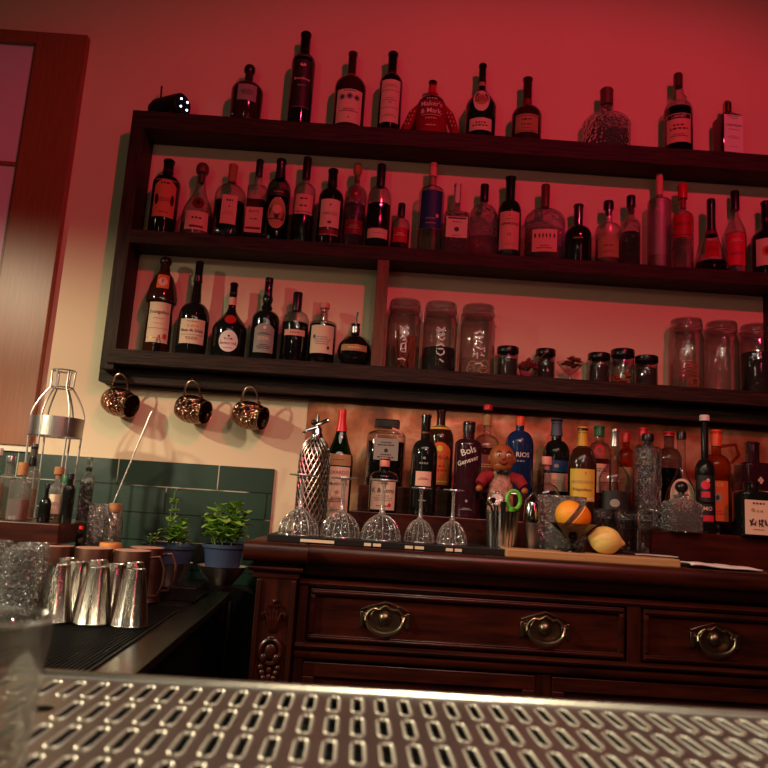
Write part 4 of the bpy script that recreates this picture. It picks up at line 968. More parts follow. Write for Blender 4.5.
S('orange amber bottle with loop handle and printed saint label', 716, 430, 27, ZT1, 2.20, mkprof(.62, .76, .34, 'round'), M_AMBERG, ('screw', C_ORANGE, .16, .38),
  [(.12, .50, .80, P_ORANGE, [('TIOS', .465, .26, P_YELLOW), ('@.9', .34, .34, P_GREY), ('@.6', .34, .20, P_BLACK), ('~2', .20, .10, P_RED)])],
  extra=lambda r, H, R: MB().tube([(R*.3, 0, H*.84), (R*1.3, 0, H*.86), (R*1.5, 0, H*.76), (R*1.0, 0, H*.68)], .005, 8).build('handle', M_AMBERG, r))
S('broad dark bottle with black stopper, pale flower and thin band label', 752, 442, 30, ZT2, 2.34, mkprof(.62, .70, .38, 'flat'), M_PURPLE, ('stopper', C_BLACK, .30, .40),
  [(.22, .28, .95, P_PINK, [('~1', .25, .05, P_BLACK)]), (.30, .56, .9, None, [('@1', .46, .09, P_CREAM, .0), ('@1', .43, .09, P_CREAM, .10), ('@1', .43, .09, P_CREAM, -.10), ('@1', .40, .09, P_CREAM, .02)])], n=4)
S('short square black bottle with wide cream label of dark ink writing, far right front', 750.5, 482, 29, ZT1, 2.08, mkprof(.74, .84, .42, 'flat'), M_DARK, ('screw', C_BLACK, .12, .46),
  [(.04, .66, .94, P_CREAM, [('~1', .60, .12, P_DKRED), ('@1', .48, .12, P_TAN, -.4), ('~1', .46, .14, P_TAN), ('~1', .13, .07, P_RED)])], n=5, extra=lambda r, H, R: strokes(r, H, R))
# ------------------------------------------------------------------ glassware on the mat
def make_coupe(H, R, big=True):
    r = empty('coupe_glass', (0, 0, 0))
    hb = H*.42
    pr = [(R, .0), (R*1.0, .003), (R*.975, hb*.22), (R*.91, hb*.42), (R*.80, hb*.60), (R*.62, hb*.78), (R*.40, hb*.91), (R*.18, hb)]
    MB().lathe(pr, 64, fl=(16, .03)).build('bowl', M_COUPE, r)
    m = MB()
    for k in range(16):
        a = 2*PI*(k+.5)/16
        m.tube([(q[0]*1.0*math.cos(a), q[0]*1.0*math.sin(a), q[1]) for q in pr[1:]], [.0013]*(len(pr)-2)+[.0008], 5)
    m.tube([(R*math.cos(2*PI*i/40), R*math.sin(2*PI*i/40), .0014) for i in range(40)], .0013, 6, closed=True)
    m.build('cut_ribs', M_STEM, r)
    MB().lathe([(R*.16, hb), (R*.20, hb+H*.02), (R*.13, hb+H*.05), (R*.10, hb+H*.2), (R*.10, H*.88), (R*.16, H*.95), (R*.22, H*.975)], 16, n=2, rot=0).build('stem', M_STEM, r)
    MB().lathe([(0, H*.955), (R*.2, H*.96), (R*.66, H*.975), (R*.70, H*.985), (R*.68, H), (0, H)], 32).build('foot', M_STEM, r)
    return r
cbig = make_coupe(at(307, 474.5, 1.90).z-ZM, .0512)
csm = make_coupe(at(420, 487.5, 1.93).z-ZM, .039)
CO = [(298.5, 532, cbig, 'upturned coupe glass in front of the mesh siphon'), (340, 536, None, 'upturned coupe glass in front of the red capped green bottle'),
      (380.5, 540, None, 'upturned coupe glass in front of the crowned label bottle'), (419, 539, csm, 'smaller upturned coupe glass in front of the pink square label bottle'),
      (451.5, 541, None, 'smaller upturned coupe glass in front of the white script bottle, rightmost on the mat')]
src = None
for px, py, o, lab in CO:
    if o is not None: src = o; c = o
    else: c = clone(src)
    Y = (1.925 if 330 < px < 350 else 1.905) if px < 400 else 1.93
    p = at(px, py, Y); c.location = (p.x, Y, ZM); c.rotation_euler.z = px*.3
    tag(c, lab, 'glass', 'upturned coupe glasses on the bar mat')

# doll
p = at(503.75, 457.3, 2.06); zh = p.z
dl = empty('puppet', (p.x, 2.09, ZT1)); tag(dl, 'painted wooden headed doll in a checked shirt, bow tie and red sleeves', 'doll')
hz = zh-ZT1; SKIN = pbr('painted_wood_skin', srgb(168, 92, 48), .4, noise=.25, nscale=14)
m = MB(); m.sphere((0, 0, hz), .037, 28, 20, (.98, .92, 1.08)); m.sphere((0, -.004, hz-.022), .027, 20, 12, (1.05, 1, .8))
m.sphere((0, -.037, hz-.002), .005, 10, 8)
for s in (-1, 1): m.sphere((s*.036, 0, hz-.004), .009, 10, 8, (.5, .8, 1.2))
hd = m.build('head', SKIN, dl)
for s in (-1, 1):
    MB().sphere((s*.0135, -.0325, hz+.006), .0058, 12, 8, (1, .5, .8)).build('eye', P_WHITE, hd)
    MB().sphere((s*.0135-.0005, -.0355, hz+.006), .0028, 10, 6).build('pupil', P_BLACK, hd)
    MB().tube([(s*.007, -.034, hz+.015), (s*.013, -.0325, hz+.018), (s*.020, -.030, hz+.015)], .0013, 6).build('eyebrow', C_BROWN, hd)
MB().tube([(-.013, -.029, hz-.012), (-.006, -.033, hz-.017), (.0, -.034, hz-.018), (.006, -.033, hz-.017), (.013, -.029, hz-.012)], [.001, .003, .0038, .003, .001], 8).build('mouth', P_DKRED, hd)
chk = pbr('checked_cloth', srgb(206, 150, 130), .8, noise=.8, nscale=70)
m = MB().lathe([(0, 0), (.030, 0), (.034, .01), (.033, hz*.45), (.026, hz-.045), (.014, hz-.034), (0, hz-.032)], 24, sx=1.1, sy=.7)
m.build('body', chk, dl)
m = MB()
for s in (-1, 1): m.tube([(0, -.024, hz-.043), (s*.010, -.027, hz-.038), (s*.018, -.025, hz-.043)], [.002, .006, .007], 8)
m.build('bow_tie', P_BLACK, dl)
for s in (-1, 1):
    a = MB().tube([(s*.026, 0, hz-.052), (s*.050, -.006, hz-.060), (s*.062, -.014, hz-.078)], [.015, .018, .015], 12).build('sleeve', pbr('red_felt', srgb(140, 18, 30), .85), dl)
    MB().sphere((s*.064, -.020, hz-.090), .010, 12, 8).build('hand', SKIN, a)
# julep cup with tools
p0 = at(485.5, 530, 1.945); p1 = at(518, 530, 1.945); zt = at(502, 511, 1.945).z
R = (p1.x-p0.x)/2; cxx = (p0.x+p1.x)/2; Hc = zt-ZM
cu = empty('ribbed_steel_cup', (cxx, 1.945, ZM)); tag(cu, 'ribbed stainless steel cup packed with bar tools in front of the doll', 'cup')
MB().lathe([(0, 0), (R*.84, 0), (R*.88, .004), (R, Hc-.004), (R*1.03, Hc), (R*.97, Hc-.002), (R*.84, .006), (0, .006)], 96, fl=(24, .026)).build('cup', STEEL, cu)
def tool(name, label, cat, pts, r, mat, parts=()):
    o = MB().tube(pts, r, 10).build(name, mat); tag(o, label, cat)
    return o
X = cxx; YY = 1.945
pe = empty('peeler', (X+.010, YY-.01, ZM+.02)); tag(pe, 'green plastic Y shaped peeler standing in the steel cup', 'peeler'); pe.location.x += .004
gz = Hc-.02
pl = []
m = MB(); m.tube([(0, 0, .0), (.006, 0, gz), (.010, -.002, gz+.012)], [.008, .009, .012], 12)
m.tube([(.012+.0175*math.cos(a), -.002, gz+.030+.024*math.sin(a)) for a in [2*PI*i/18 for i in range(18)]], .0052, 8, closed=True)
m.build('handle', pbr('lime_plastic', srgb(96, 190, 50), .4), pe)
MB().tube([(0, -.002, gz+.046), (.024, -.002, gz+.046)], .0025, 8).build('blade', STEEL, pe)
st = empty('hawthorne_strainer', (X-.012, YY, ZM+Hc)); tag(st, 'coiled steel cocktail strainer leaning in the steel cup', 'strainer')
m = MB(); pts = []
for i in range(120):
    a = i*.95; b = 2*PI*i/120; rr0 = .018+.003*math.cos(a); pts.append((rr0*math.cos(b)-.004, .003*math.sin(a), .030+rr0*math.sin(b)))
m.tube(pts, .0009, 5); m.build('spring', CHROME, st)
MB().lathe([(0, 0), (.016, 0), (.016, .0012), (0, .0012)], 20, Matrix.Translation((-.004, 0, .030)) @ Matrix.Rotation(PI/2-.2, 4, 'X')).build('plate', STEEL, st)
MB().tube([(-.004, 0, .012), (.0, 0, -Hc*.6)], [.005, .004], 8).build('handle', STEEL, st)
tool('bar_spoon', 'steel spoon with dark round head in the left of the steel cup', 'spoon', [(X-.006, YY+.004, ZM+.02), (X-.024, YY-.004, ZM+Hc+.018), (X-.027, YY-.004, ZM+Hc+.028), (X-.029, YY-.004, ZM+Hc+.034)], [.002, .002, .009, .004], CHROME)
tool('muddler', 'short dark headed muddler in the steel cup', 'muddler', [(X+.002, YY-.012, ZM+.02), (X-.001, YY-.016, ZM+Hc+.005), (X-.001, YY-.016, ZM+Hc+.024)], [.006, .007, .008], BLACKM)
tool('cocktail_fork', 'bright twisted steel handle leaning left over the steel cup rim', 'fork', [(X-.010, YY-.010, ZM+.03), (X-.032, YY-.012, ZM+Hc+.010), (X-.044, YY-.014, ZM+Hc+.020)], [.0025, .003, .005], CHROME)
# jigger
p = at(531, 547, 1.95)
jg = empty('jigger', (p.x, 1.95, ZM)); tag(jg, 'tall double ended steel jigger between the ribbed cup and the orange glass', 'jigger')
zj = at(531, 523, 1.95).z-ZM; zk = at(531, 503, 1.95).z-ZM; zl = at(531, 494, 1.95).z-ZM
MB().lathe([(0, 0), (.014, 0), (.0225, zj), (.0215, zj), (.013, .003), (0, .003)], 28).build('lower_cup', STEEL2, jg)
MB().lathe([(.0205, zj-.004), (.022, zj+.003), (.0205, zk-.006), (.018, zk+.002), (.017, zk)], 28, fl=(10, .02)).build('upper_cup', CHROME, jg)
MB().tube([(-.018, 0, zk), (-.012, 0, zk+.010), (0, 0, zl+.004), (.012, 0, zk+.010), (.018, 0, zk)], .0028, 8).build('wire_top', CHROME, jg)
# cut glass bowl
p = at(561, 549, 1.98); R = 25.5*1.98/F*.97; Hh = at(561, 496, 1.98).z-ZM
bo = empty('cut_glass_vase', (p.x, 1.990, ZM)); tag(bo, 'large cut crystal mixing vessel behind the orange and the stemmed glass', 'mixing glass')
MB().lathe([(0, 0)]+dense([(R*.94, 0), (R, .012), (R, Hh)], 12)+[(R*.94, Hh-.001), (R*.86, .02), (0, .018)], 26, cut=1).build('glass_body', M_CRYS, bo, smooth=False)
# board
b0 = at(505.8, 556, 1.83); b1 = at(680, 571, 1.83)
cb = MB().box(b0.x, b1.x, 1.825, 1.912, ZC, ZC+.020).build('chopping_board', BOARD, smooth=False, bevel=.003); tag(cb, 'pale wooden chopping board lying on the sideboard with the lemon on it', 'board')
ZB = ZC+.020
# stemmed metal glass with orange
p = at(571, 549, 1.88); zr = at(570, 523, 1.88).z-ZB; R = 22.6*1.88/F
gs = empty('stemmed_bowl', (p.x, 1.866, ZB)); tag(gs, 'small wide stemmed glass bowl holding cut oranges on the board', 'glass')
MB().lathe([(0, 0), (R*.52, 0), (R*.5, .003), (R*.12, .007), (R*.09, zr*.30), (R*.14, zr*.36), (R*.55, zr*.66), (R*1.0, zr), (R*.97, zr), (R*.5, zr*.68), (0, zr*.42)], 32).build('bowl', M_SMOKE, gs)
def citrus(name, label, loc, r, peel, flesh, rot):
    root = empty(name, loc); tag(root, label, 'orange')
    T = Matrix.Rotation(rot[0], 4, 'X') @ Matrix.Rotation(rot[1], 4, 'Y')
    MB().lathe([(0, -r)]+[(r*math.sin(PI*i/16), -r*math.cos(PI*i/16)) for i in range(1, 9)]+[(r, 0)], 28, T).build('peel', peel, root)
    MB().lathe([(r*.99, 0), (r*.985, .0012), (r*.93, .0016), (r*.93, .0008), (0, .0008)], 28, T).build('pith', pbr('citrus_pith', srgb(250, 220, 150), .5), root)
    m = MB()
    for k in range(9):
        a0 = 2*PI*k/9+.05; a1 = 2*PI*(k+1)/9-.05; f = []
        vs = [(r*.06*math.cos((a0+a1)/2), r*.06*math.sin((a0+a1)/2), .0022)]+[(r*.88*math.cos(a0+(a1-a0)*i/4), r*.88*math.sin(a0+(a1-a0)*i/4), .0022) for i in range(5)]
        m.add(vs, [(0, i, i+1) for i in range(1, 5)], T)
    m.build('segments', flesh, root)
OP = pbr('orange_peel', srgb(246, 132, 14), .42, bump=.35, bscale=300); OF = pbr('orange_flesh', srgb(252, 160, 30), .3)
OPL = pbr('light_orange_peel', srgb(252, 168, 40), .42, bump=.35, bscale=300)
citrus('orange_half', 'left cut orange half leaning in the stemmed glass bowl', (p.x-.009, 1.864, ZB+zr+.020), .0365, OPL, OF, (math.radians(-12), math.radians(128)))
citrus('orange_half', 'right cut orange half leaning in the stemmed glass bowl', (p.x+.008, 1.868, ZB+zr+.016), .0365, OP, OF, (math.radians(-8), math.radians(-52)))
# lemon
p = at(603.5, 543, 1.88); r = 13.3*1.88/F
le = empty('lemon', (p.x, 1.866, ZB)); tag(le, 'whole yellow lemon lying on the board beside the stemmed glass', 'lemon')
T = Matrix.Translation((0, 0, r)) @ Matrix.Rotation(PI/2+.12, 4, 'Y')
L = r*1.30
pr = [(0, -L), (r*.16, -L*.97), (r*.34, -L*.88)]+[(r*math.sin(PI*i/16)**.85, -L*.86*math.cos(PI*i/16)) for i in range(3, 14)]+[(r*.30, L*.92), (r*.18, L*1.04), (r*.08, L*1.12), (0, L*1.13)]
MB().lathe(pr, 28, T).build('peel', pbr('lemon_peel', srgb(248, 220, 124), .42, bump=.3, bscale=260), le)
MB().sphere((0, 0, -L*1.0), r*.10, 8, 6, M=T).build('stem_end', pbr('stem_scar', srgb(120, 120, 50), .8), le)
# knife
k0 = at(640, 557, 1.86); k1 = at(679, 566, 1.86)
kn = empty('paring_knife', (k0.x, 1.893, ZB+.002)); tag(kn, 'paring knife with pale blade lying on the right of the board', 'knife')
L = k1.x-k0.x
m = MB(); m.add([(0, 0, 0), (L*.2, -.004, .001), (L, -.030, .001), (L*.9, -.004, .0015), (L*.4, .012, .0015), (0, .008, .001)]+[(0, 0, .003), (L*.2, -.004, .004), (L, -.030, .003), (L*.9, -.004, .004), (L*.4, .012, .004), (0, .008, .003)], [(0, 1, 2, 3, 4, 5), (11, 10, 9, 8, 7, 6)]+[(i, i+6, (i+1) % 6+6, (i+1) % 6) for i in range(6)])
m.build('blade', pbr('bright_blade', (.75, .73, .70), .4, .6), kn, smooth=False)
MB().tube([(0, .002, .004), (-.02, .006, .006), (-.042, .011, .006)], [.004, .006, .005], 10).build('handle', BLACKM, kn)
# cloth
c0 = at(690, 566, 1.84); c1 = at(762, 575, 1.84); W = c1.x-c0.x
m = MB(); nx, ny = 18, 8; vs = []
for j in range(ny+1):
    for i in range(nx+1):
        u, v = i/nx, j/ny
        vs.append((u*W+.01*math.sin(v*5), v*.12, .004+.006*(1-u)*(.6+.4*math.sin(u*9+v*4))+.002*math.sin(u*17)*math.sin(v*7)))
fs = [(j*(nx+1)+i, j*(nx+1)+i+1, (j+1)*(nx+1)+i+1, (j+1)*(nx+1)+i) for j in range(ny) for i in range(nx)]
m.add(vs, fs); nv = (nx+1)*(ny+1)
cl = m.build('folded_cloth', pbr('white_cotton', srgb(235, 225, 220), .8)); cl.location = (c0.x, 1.835, ZC)
sd = cl.modifiers.new('s', 'SOLIDIFY'); sd.thickness = .004; sd.offset = 1
tag(cl, 'flat folded white cloth lying on the sideboard right of the board', 'cloth')
# tumblers behind the lemon
def tumbler(R, H):
    r = empty('highball_glass', (0, 0, 0))
    MB().lathe([(0, 0), (R*.9, 0), (R*.94, .006), (R, H), (R*.95, H), (R*.86, .014), (0, .012)], 32).build('glass_body', M_CLEAR, r)
    MB().lathe([(R*1.01, H*.78), (R*1.015, H*.93)], 32, fl=(30, .01)).build('etched_band', M_EMB, r)
    return r
tb = None
for i, (px, lab) in enumerate(((603, 'clear highball glass behind the left of the lemon'), (618, 'clear highball glass behind the right of the lemon'), (634, 'clear highball glass standing to the right of the lemon'))):
    Ht = at(610, 509, 1.995).z-ZM
    o = tb if tb and False else (tumbler(.0255, Ht) if tb is None else clone(tb))
    if tb is None: tb = o
    p = at(px, 545, 1.995+.015*(i % 2)); o.location = (at(px, 540, 1.99).x+(.004*i), 2.005, ZM)
    tag(o, lab, 'glass', 'highball glasses behind the lemon')
for i, c in enumerate([o for o in COL.objects if o.name.startswith('highball_glass')]): c.location.x = at(603, 540, 2.0).x+i*.0535
# square decanter
p = at(681.5, 481, 2.085); R = 16.5*2.085/F; H = p.z-ZT1
make_bottle('whiskey_decanter', 'square cut crystal decanter with black ball stopper, before the tear shaped bottle', 'decanter', (p.x, 2.085, ZT1), H, R,
   [(0, 0), (.95, 0), (1, .02), (1, .50), (.9, .58), (.42, .64), (.36, .68), (.44, .70), (.36, .72), (.36, .74)], M_CRYS, ('ball', C_BLACK, .30, .38), (), (L_PALE, .22), n=6, seg=48, group=G4)

# ------------------------------------------------------------------ steel drink station (left)
ZS = .92
stn = empty('drink_station', (-.362, 1.268, 0), math.radians(2.5)); tag(stn, 'stainless steel bar station with black rubber mats below the tiles', 'bar station')
m = MB(); m.box(-1.3, 0, -.55, 1.16, .895, ZS-.004)
m.build('worktop', pbr('dull_station_steel', (.22, .22, .18), .28, 1, bump=.1, bscale=30), stn, smooth=False, bevel=.003)
MB().box(-1.28, -.02, -.5, 1.14, 0.04, .895).build('cabinet', BLACKM, stn, smooth=False)
for yy in (-.3, 1.1): MB().tube([(.004, yy, 0), (.004, yy, .895)], .012, 12).build('leg', STEEL, stn)
m = MB(); m.box(-1.25, -.070, -.52, 1.12, ZS-.004, ZS)
for i in range(0, 150):
    x = -1.24+i*.0080
    if x < -.078: m.box(x, x+.0018, -.51, .75, ZS, ZS+.003)
m.build('rubber_mat', RUBBER, stn, smooth=False)
for (x0, x1, y0, y1, h, lab) in ((-.34, -.06, .855, 1.10, .957, 'low black steel ledge carrying the basil pots below the tiles'), (-.374, -.240, .697, .845, 1.052, 'taller black ledge carrying the mixing glass and the corked vial')):
    mm = Matrix.Translation((-.362, 1.268, 0)) @ Matrix.Rotation(math.radians(2.5), 4, 'Z')
    o = MB().box(x0, x1, y0, y1, ZS+.0005, h, mm).build('raised_ledge', BLACKM, smooth=False, bevel=.002); tag(o, lab, 'ledge')
ZG = ZS+.004
# tins
zt = at(136.5, 568.7, 1.67).z; Ht = zt-ZG
def make_tin():
    r = empty('steel_tumbler', (0, 0, 0))
    R0 = .0392; R1 = .0222
    MB().lathe([(R0*1.02, 0), (R0*1.02, .003), (R0, .004), (R1*1.04, Ht-.003), (R1, Ht), (R1*.9, Ht-.001), (R1*.86, Ht-.004), (0, Ht-.004)], 66, fl=(11, .012)).build('tumbler_body', pbr('satin_tin', (.50, .46, .40), .20, 1, bump=.12, bscale=14, stretch=(30, 30, .5)), r)
    return r
tin0 = None
TP = [(136.5, 568.7, 'tapered steel tumbler upturned at the front right corner of the mat'), (99.6, 567.6, 'tapered steel tumbler upturned, second from the right in the front row'),
      (58, 565, 'tapered steel tumbler upturned, leftmost of the front row beside the rocks glasses'), (150, 563, None),
      (112, 563, 'steel tumbler just behind the gap of the two right front tumblers'), (73, 561, 'steel tumbler just behind the gap of the two left front tumblers'),
      (124, 559, 'steel tumbler in the middle row towards the right'), (85, 557, 'steel tumbler in the middle row towards the left'), (50, 557, 'steel tumbler in the middle row beside the rocks glasses'),
      (138, 554.5, 'steel tumbler in the back row, nearest the copper mug handles'), (103, 554, 'steel tumbler in the back row below the middle copper mug'), (68, 552.5, 'steel tumbler in the back row below the left copper mug')]
pts = [(136.5, 1.67), (99.6, 1.67), (60.5, 1.665), (117, 1.755), (78.5, 1.75), (134.5, 1.825), (98, 1.825), (68, 1.825)]
labs = [TP[0][2], TP[1][2], TP[2][2], TP[4][2], TP[5][2], TP[9][2], TP[10][2], TP[11][2]]
for (px, Y), lab in zip(pts, labs):
    o = make_tin() if tin0 is None else clone(tin0)
    if tin0 is None: tin0 = o
    p = at(px, 600, Y); q = at(px, 560, Y)
    o.location = (q.x, Y, ZG); o.rotation_euler.z = px
    tag(o, lab, 'tumbler', 'steel tumblers upturned on the rubber mat')
# copper mugs upturned
HM = at(133, 549, 1.945).z-ZG
def make_cm():
    r = empty('copper_mug', (0, 0, 0)); Hm = HM; R = .045
    MB().lathe([(R, 0), (R*1.04, .002), (R, .006), (R*1.02, Hm*.5), (R, Hm-.004), (R*.99, Hm-.001)], 32).build('cup', COPPER2, r)
    MB().lathe([(R*.99, Hm-.001), (R*.96, Hm), (0, Hm+.0005)], 32).build('base', pbr('lit_pink_copper', (.85, .48, .38), .5, .6), r)  # same copper lightened, painting in the light on the upturned bases
    MB().tube([(R*.98, 0, Hm*.88), (R+.022, 0, Hm*.90), (R+.036, 0, Hm*.70), (R+.036, 0, Hm*.45), (R+.022, 0, Hm*.22), (R*.98, 0, Hm*.2)], .0042, 8).build('handle', COPPER2, r)
    return r
cm0 = None
for px, Y, rz, lab in ((133, 1.915, .15, 'copper mug upturned behind the tumblers, rightmost, handle to the right'), (94, 1.915, .9, 'copper mug upturned behind the tumblers, in the middle'),
                       (55, 1.915, 2.2, 'copper mug upturned behind the tumblers, left of the middle one'), (147, 2.045, .0, 'copper mug upturned in the second row, handle beside the blue pots')):
    o = make_cm() if cm0 is None else clone(cm0)
    if cm0 is None: cm0 = o
    o.location = (at(px, 552, Y).x, Y, ZG); o.rotation_euler.z = rz
    tag(o, lab, 'mug', 'copper mugs upturned on the mat')
# rocks glasses, two layers
def make_rg():
    r = empty('rocks_glass', (0, 0, 0)); R = .038; Hr = .076
    MB().lathe(dense([(R, 0), (R*.98, .003), (R*.93, Hr*.9), (R*.88, Hr)], 7)+[(R*.6, Hr*.99), (0, Hr*.99)], 14, cut=1).build('glass_body', M_CRYS, r, smooth=False)
    return r
rg0 = None; k = 0
names = ['left', 'right']; rows = ['front', 'second', 'back']
for layer in (0, 1):
    for row in range(3):
        for colm in range(3):
            if layer == 1 and row == 0 and colm == 2: pass
            o = make_rg() if rg0 is None else clone(rg0)
            if rg0 is None: rg0 = o
            x = at(24, 600, 1.66).x-colm*.084-(0, .03, .055)[row]; y = 1.62+row*.088
            o.location = (x, y, ZG+layer*.0765); o.rotation_euler.z = k*1.1; k += 1
            tag(o, 'upturned rocks glass, %s row, %s layer, %s' % (rows[row], ('lower', 'upper')[layer], ('nearest the steel tumblers', 'second from the steel tumblers', 'third from the steel tumblers')[colm]), 'glass', 'stacked rocks glasses left of the steel tumblers')
# plant pots
def pot(px, R, Y, H, lab):
    p = at(px, 544, Y); zr = p.z
    r = empty('potted_basil', (p.x, Y, zr-H)); tag(r, lab, 'plant')
    MB().lathe([(0, 0), (R*.80, 0), (R*.96, H-.010), (R*1.03, H-.010), (R*1.04, H), (R*.96, H), (R*.94, H-.012), (0, H-.012)], 32).build('pot', POTB, r)
    MB().lathe([(0, H-.011), (R*.93, H-.011), (0, H-.006)], 20).build('soil', SOIL, r)
    return r
def leaf(m, c, d, L, W, rr):
    d = d.normalized(); s = d.cross(Vector((0, 0, 1)))
    s = s.normalized() if s.length > .01 else Vector((1, 0, 0)); u = s.cross(d)
    vs = []; prof = [(0, .0), (.18, .75), (.42, 1.), (.68, .92), (.88, .55), (1, 0)]
    for t, w in prof:
        q = c+d*(L*t)+u*(L*.18*math.sin(PI*t))-Vector((0, 0, L*.08*t*t))
        vs += [q-s*(W*w)+u*W*.25*w, q, q+s*(W*w)+u*W*.25*w]
    fs = []
    for i in range(5):
        a = i*3; fs += [(a, a+1, a+4, a+3), (a+1, a+2, a+5, a+4)]
    m.add([tuple(v) for v in vs], fs)
def foliage(root, stems, seed, H0):
    rr = random.Random(seed); ms = MB(); ml = MB()
    for (x, y, hx, hy, h, nl, L) in stems:
        p0 = Vector((x, y, H0)); p1 = Vector((x+hx, y+hy, H0+h))
        ms.tube([p0, (p0+p1)/2+Vector((rr.uniform(-.004, .004), 0, 0)), p1], .0016, 6)
        for i in range(nl):
            t = .25+.75*i/max(nl-1, 1); c = p0.lerp(p1, t); a = i*PI/2*1.05+rr.uniform(-.4, .4)
            for s in (0, PI):
                b = a+s; leaf(ml, c, Vector((math.cos(b), math.sin(b), rr.uniform(.15, .7))), L*rr.uniform(.75, 1.15)*(1.05-.3*t), L*.44, rr)
    ms.build('stem', STEM, root); ml.build('leaves', LEAF, root)
pt = pot(170.5, .078, 2.27, .055, 'basil in the wider blue pot with one tall leggy stem, left of the two')
foliage(pt, [(-.06, .0, .0, 0, .03, 3, .022), (-.045, -.01, .006, 0, .035, 3, .020), (-.015, 0, .012, 0, .165, 5, .030), (-.002, .0, .006, 0, .13, 5, .026), (.012, -.01, .008, 0, .06, 4, .040), (.028, -.02, .004, 0, .065, 5, .040), (.0, -.02, .0, 0, .045, 4, .036), (.04, -.01, .004, 0, .04, 3, .03), (.018, .02, .01, 0, .075, 4, .034)], 5, .045)
zb1 = pt.location.z
tn = empty('steel_tub', (at(176, 555, 2.27).x, 2.27, .957)); tag(tn, 'deep steel tub under the wider blue basil pot', 'tub')
hh = zb1-.957
MB().lathe([(0, 0), (.045, 0), (.070, hh), (.072, hh+.003), (.066, hh), (.04, .004), (0, .004)], 32).build('tub_body', SATIN, tn)
tn.location.x = pt.location.x
pt2 = pot(224.5, .062, 2.23, .066, 'bushy basil in a blue pot standing in a steel bowl, right of the two')
foliage(pt2, [(x, y, x*.5, y*.3, h, 6, .044) for x, y, h in ((-.028, 0, .10), (-.012, -.012, .115), (.006, .008, .11), (.020, -.01, .115), (.034, 0, .10), (0, -.03, .07), (-.02, -.025, .06), (.024, -.03, .065), (.012, .02, .12), (-.034, .01, .07))], 9, .056)
zb2 = pt2.location.z
bl = empty('steel_bowl', (pt2.location.x, 2.23, .957)); tag(bl, 'polished steel bowl under the bushy basil pot', 'bowl')
hh = zb2-.957
MB().lathe([(0, 0), (.030, 0), (.034, .004), (.060, hh*.7), (.072, hh+.004), (.074, hh+.004), (.070, hh+.002), (.056, hh*.7), (.05, hh-.001), (0, hh-.001)], 32).build('bowl_body', SATIN, bl)

# mixing glass with spoon, vial, shaker
zl = 1.052
p0 = at(85, 525, 2.06); p1 = at(119, 525, 2.06); R = (p1.x-p0.x)/2; cx = (p0.x+p1.x)/2+.004; Hm = at(102, 504, 2.06).z-zl
mg = empty('mixing_glass', (cx, 2.065, zl)); tag(mg, 'cut crystal mixing glass holding the long twisted bar spoon', 'mixing glass')
MB().lathe([(0, 0), (R*.92, 0), (R*.95, .01), (R*.97, Hm-.004)][:1]+dense([(R*.93, 0), (R*.97, .01), (R*.97, Hm-.004)], 14)+[(R*1.04, Hm), (R*.95, Hm-.002), (R*.86, .02), (0, .018)], 22, cut=1).build('glass_body', M_CRYS, mg, smooth=False)
b0 = at(113, 504, 2.065); b1 = at(152, 411, 2.08)
bs = empty('bar_spoon', b0); tag(bs, 'long twisted steel bar spoon leaning to the right out of the mixing glass', 'spoon')
d = b1-b0; m = MB(); m.tube([-d*.30, d*0, d*.5, d*.97, d], [.0018, .0018, .0018, .0026, .0012], 8)
pts = []
for i in range(160):
    t = i/159.; a = t*100; u = d.normalized(); s1 = u.orthogonal().normalized(); s2 = u.cross(s1)
    pts.append(d*(t*.9)+(s1*math.cos(a)+s2*math.sin(a))*.0016)
m.tube(pts, .0009, 4); m.build('twisted_shaft', WIRE, bs)
MB().sphere(-d*.32, .008, 10, 8, (1, .4, 1.4)).build('bowl', CHROME, bs)
p = at(110.5, 547, 1.99)
vb = empty('corked_vial', (p.x, 1.990, zl)); tag(vb, 'corked glass vial in a round light wood base, before the mixing glass', 'vial')
z1_ = at(112, 503, 1.99).z-zl
MB().lathe([(0, 0), (.027, 0), (.028, .004), (.028, .020), (.026, .023), (0, .023)], 28).build('base', pbr('honey_cork', srgb(214, 140, 70), .7, noise=.2, nscale=120), vb)
MB().lathe([(.024, .023), (.024, z1_*.62), (.018, z1_*.74), (.014, z1_*.80), (.014, z1_*.88)], 24).build('glass_body', M_CLEAR, vb)
MB().lathe([(0, z1_*.82), (.013, z1_*.82), (.016, z1_*.98), (.015, z1_), (0, z1_)], 20).build('cork', C_CORK, vb)
p = at(88, 457, 2.10)
make_bottle('syrup_bottle', 'dark stoppered bottle with ribbed body behind the mixing glass', 'bottle', (-.788, 2.10, 1.118), p.z-1.118, .0185, mkprof(.66, .74, .42, 'round'), M_EMB, ('pourer', BLACKM, .22, .5), (), (L_DARK, .6))
p = at(81.5, 526, 1.975)
make_bottle('sauce_bottle', 'tiny bottle with a red cap left of the mixing glass', 'bottle', (p.x, 1.975, zl), p.z-zl, .0095, mkprof(.7, .8, .5, 'round'), M_SMOKE, ('screw', C_BRED, .14, .6), (), (L_DARK, .6))

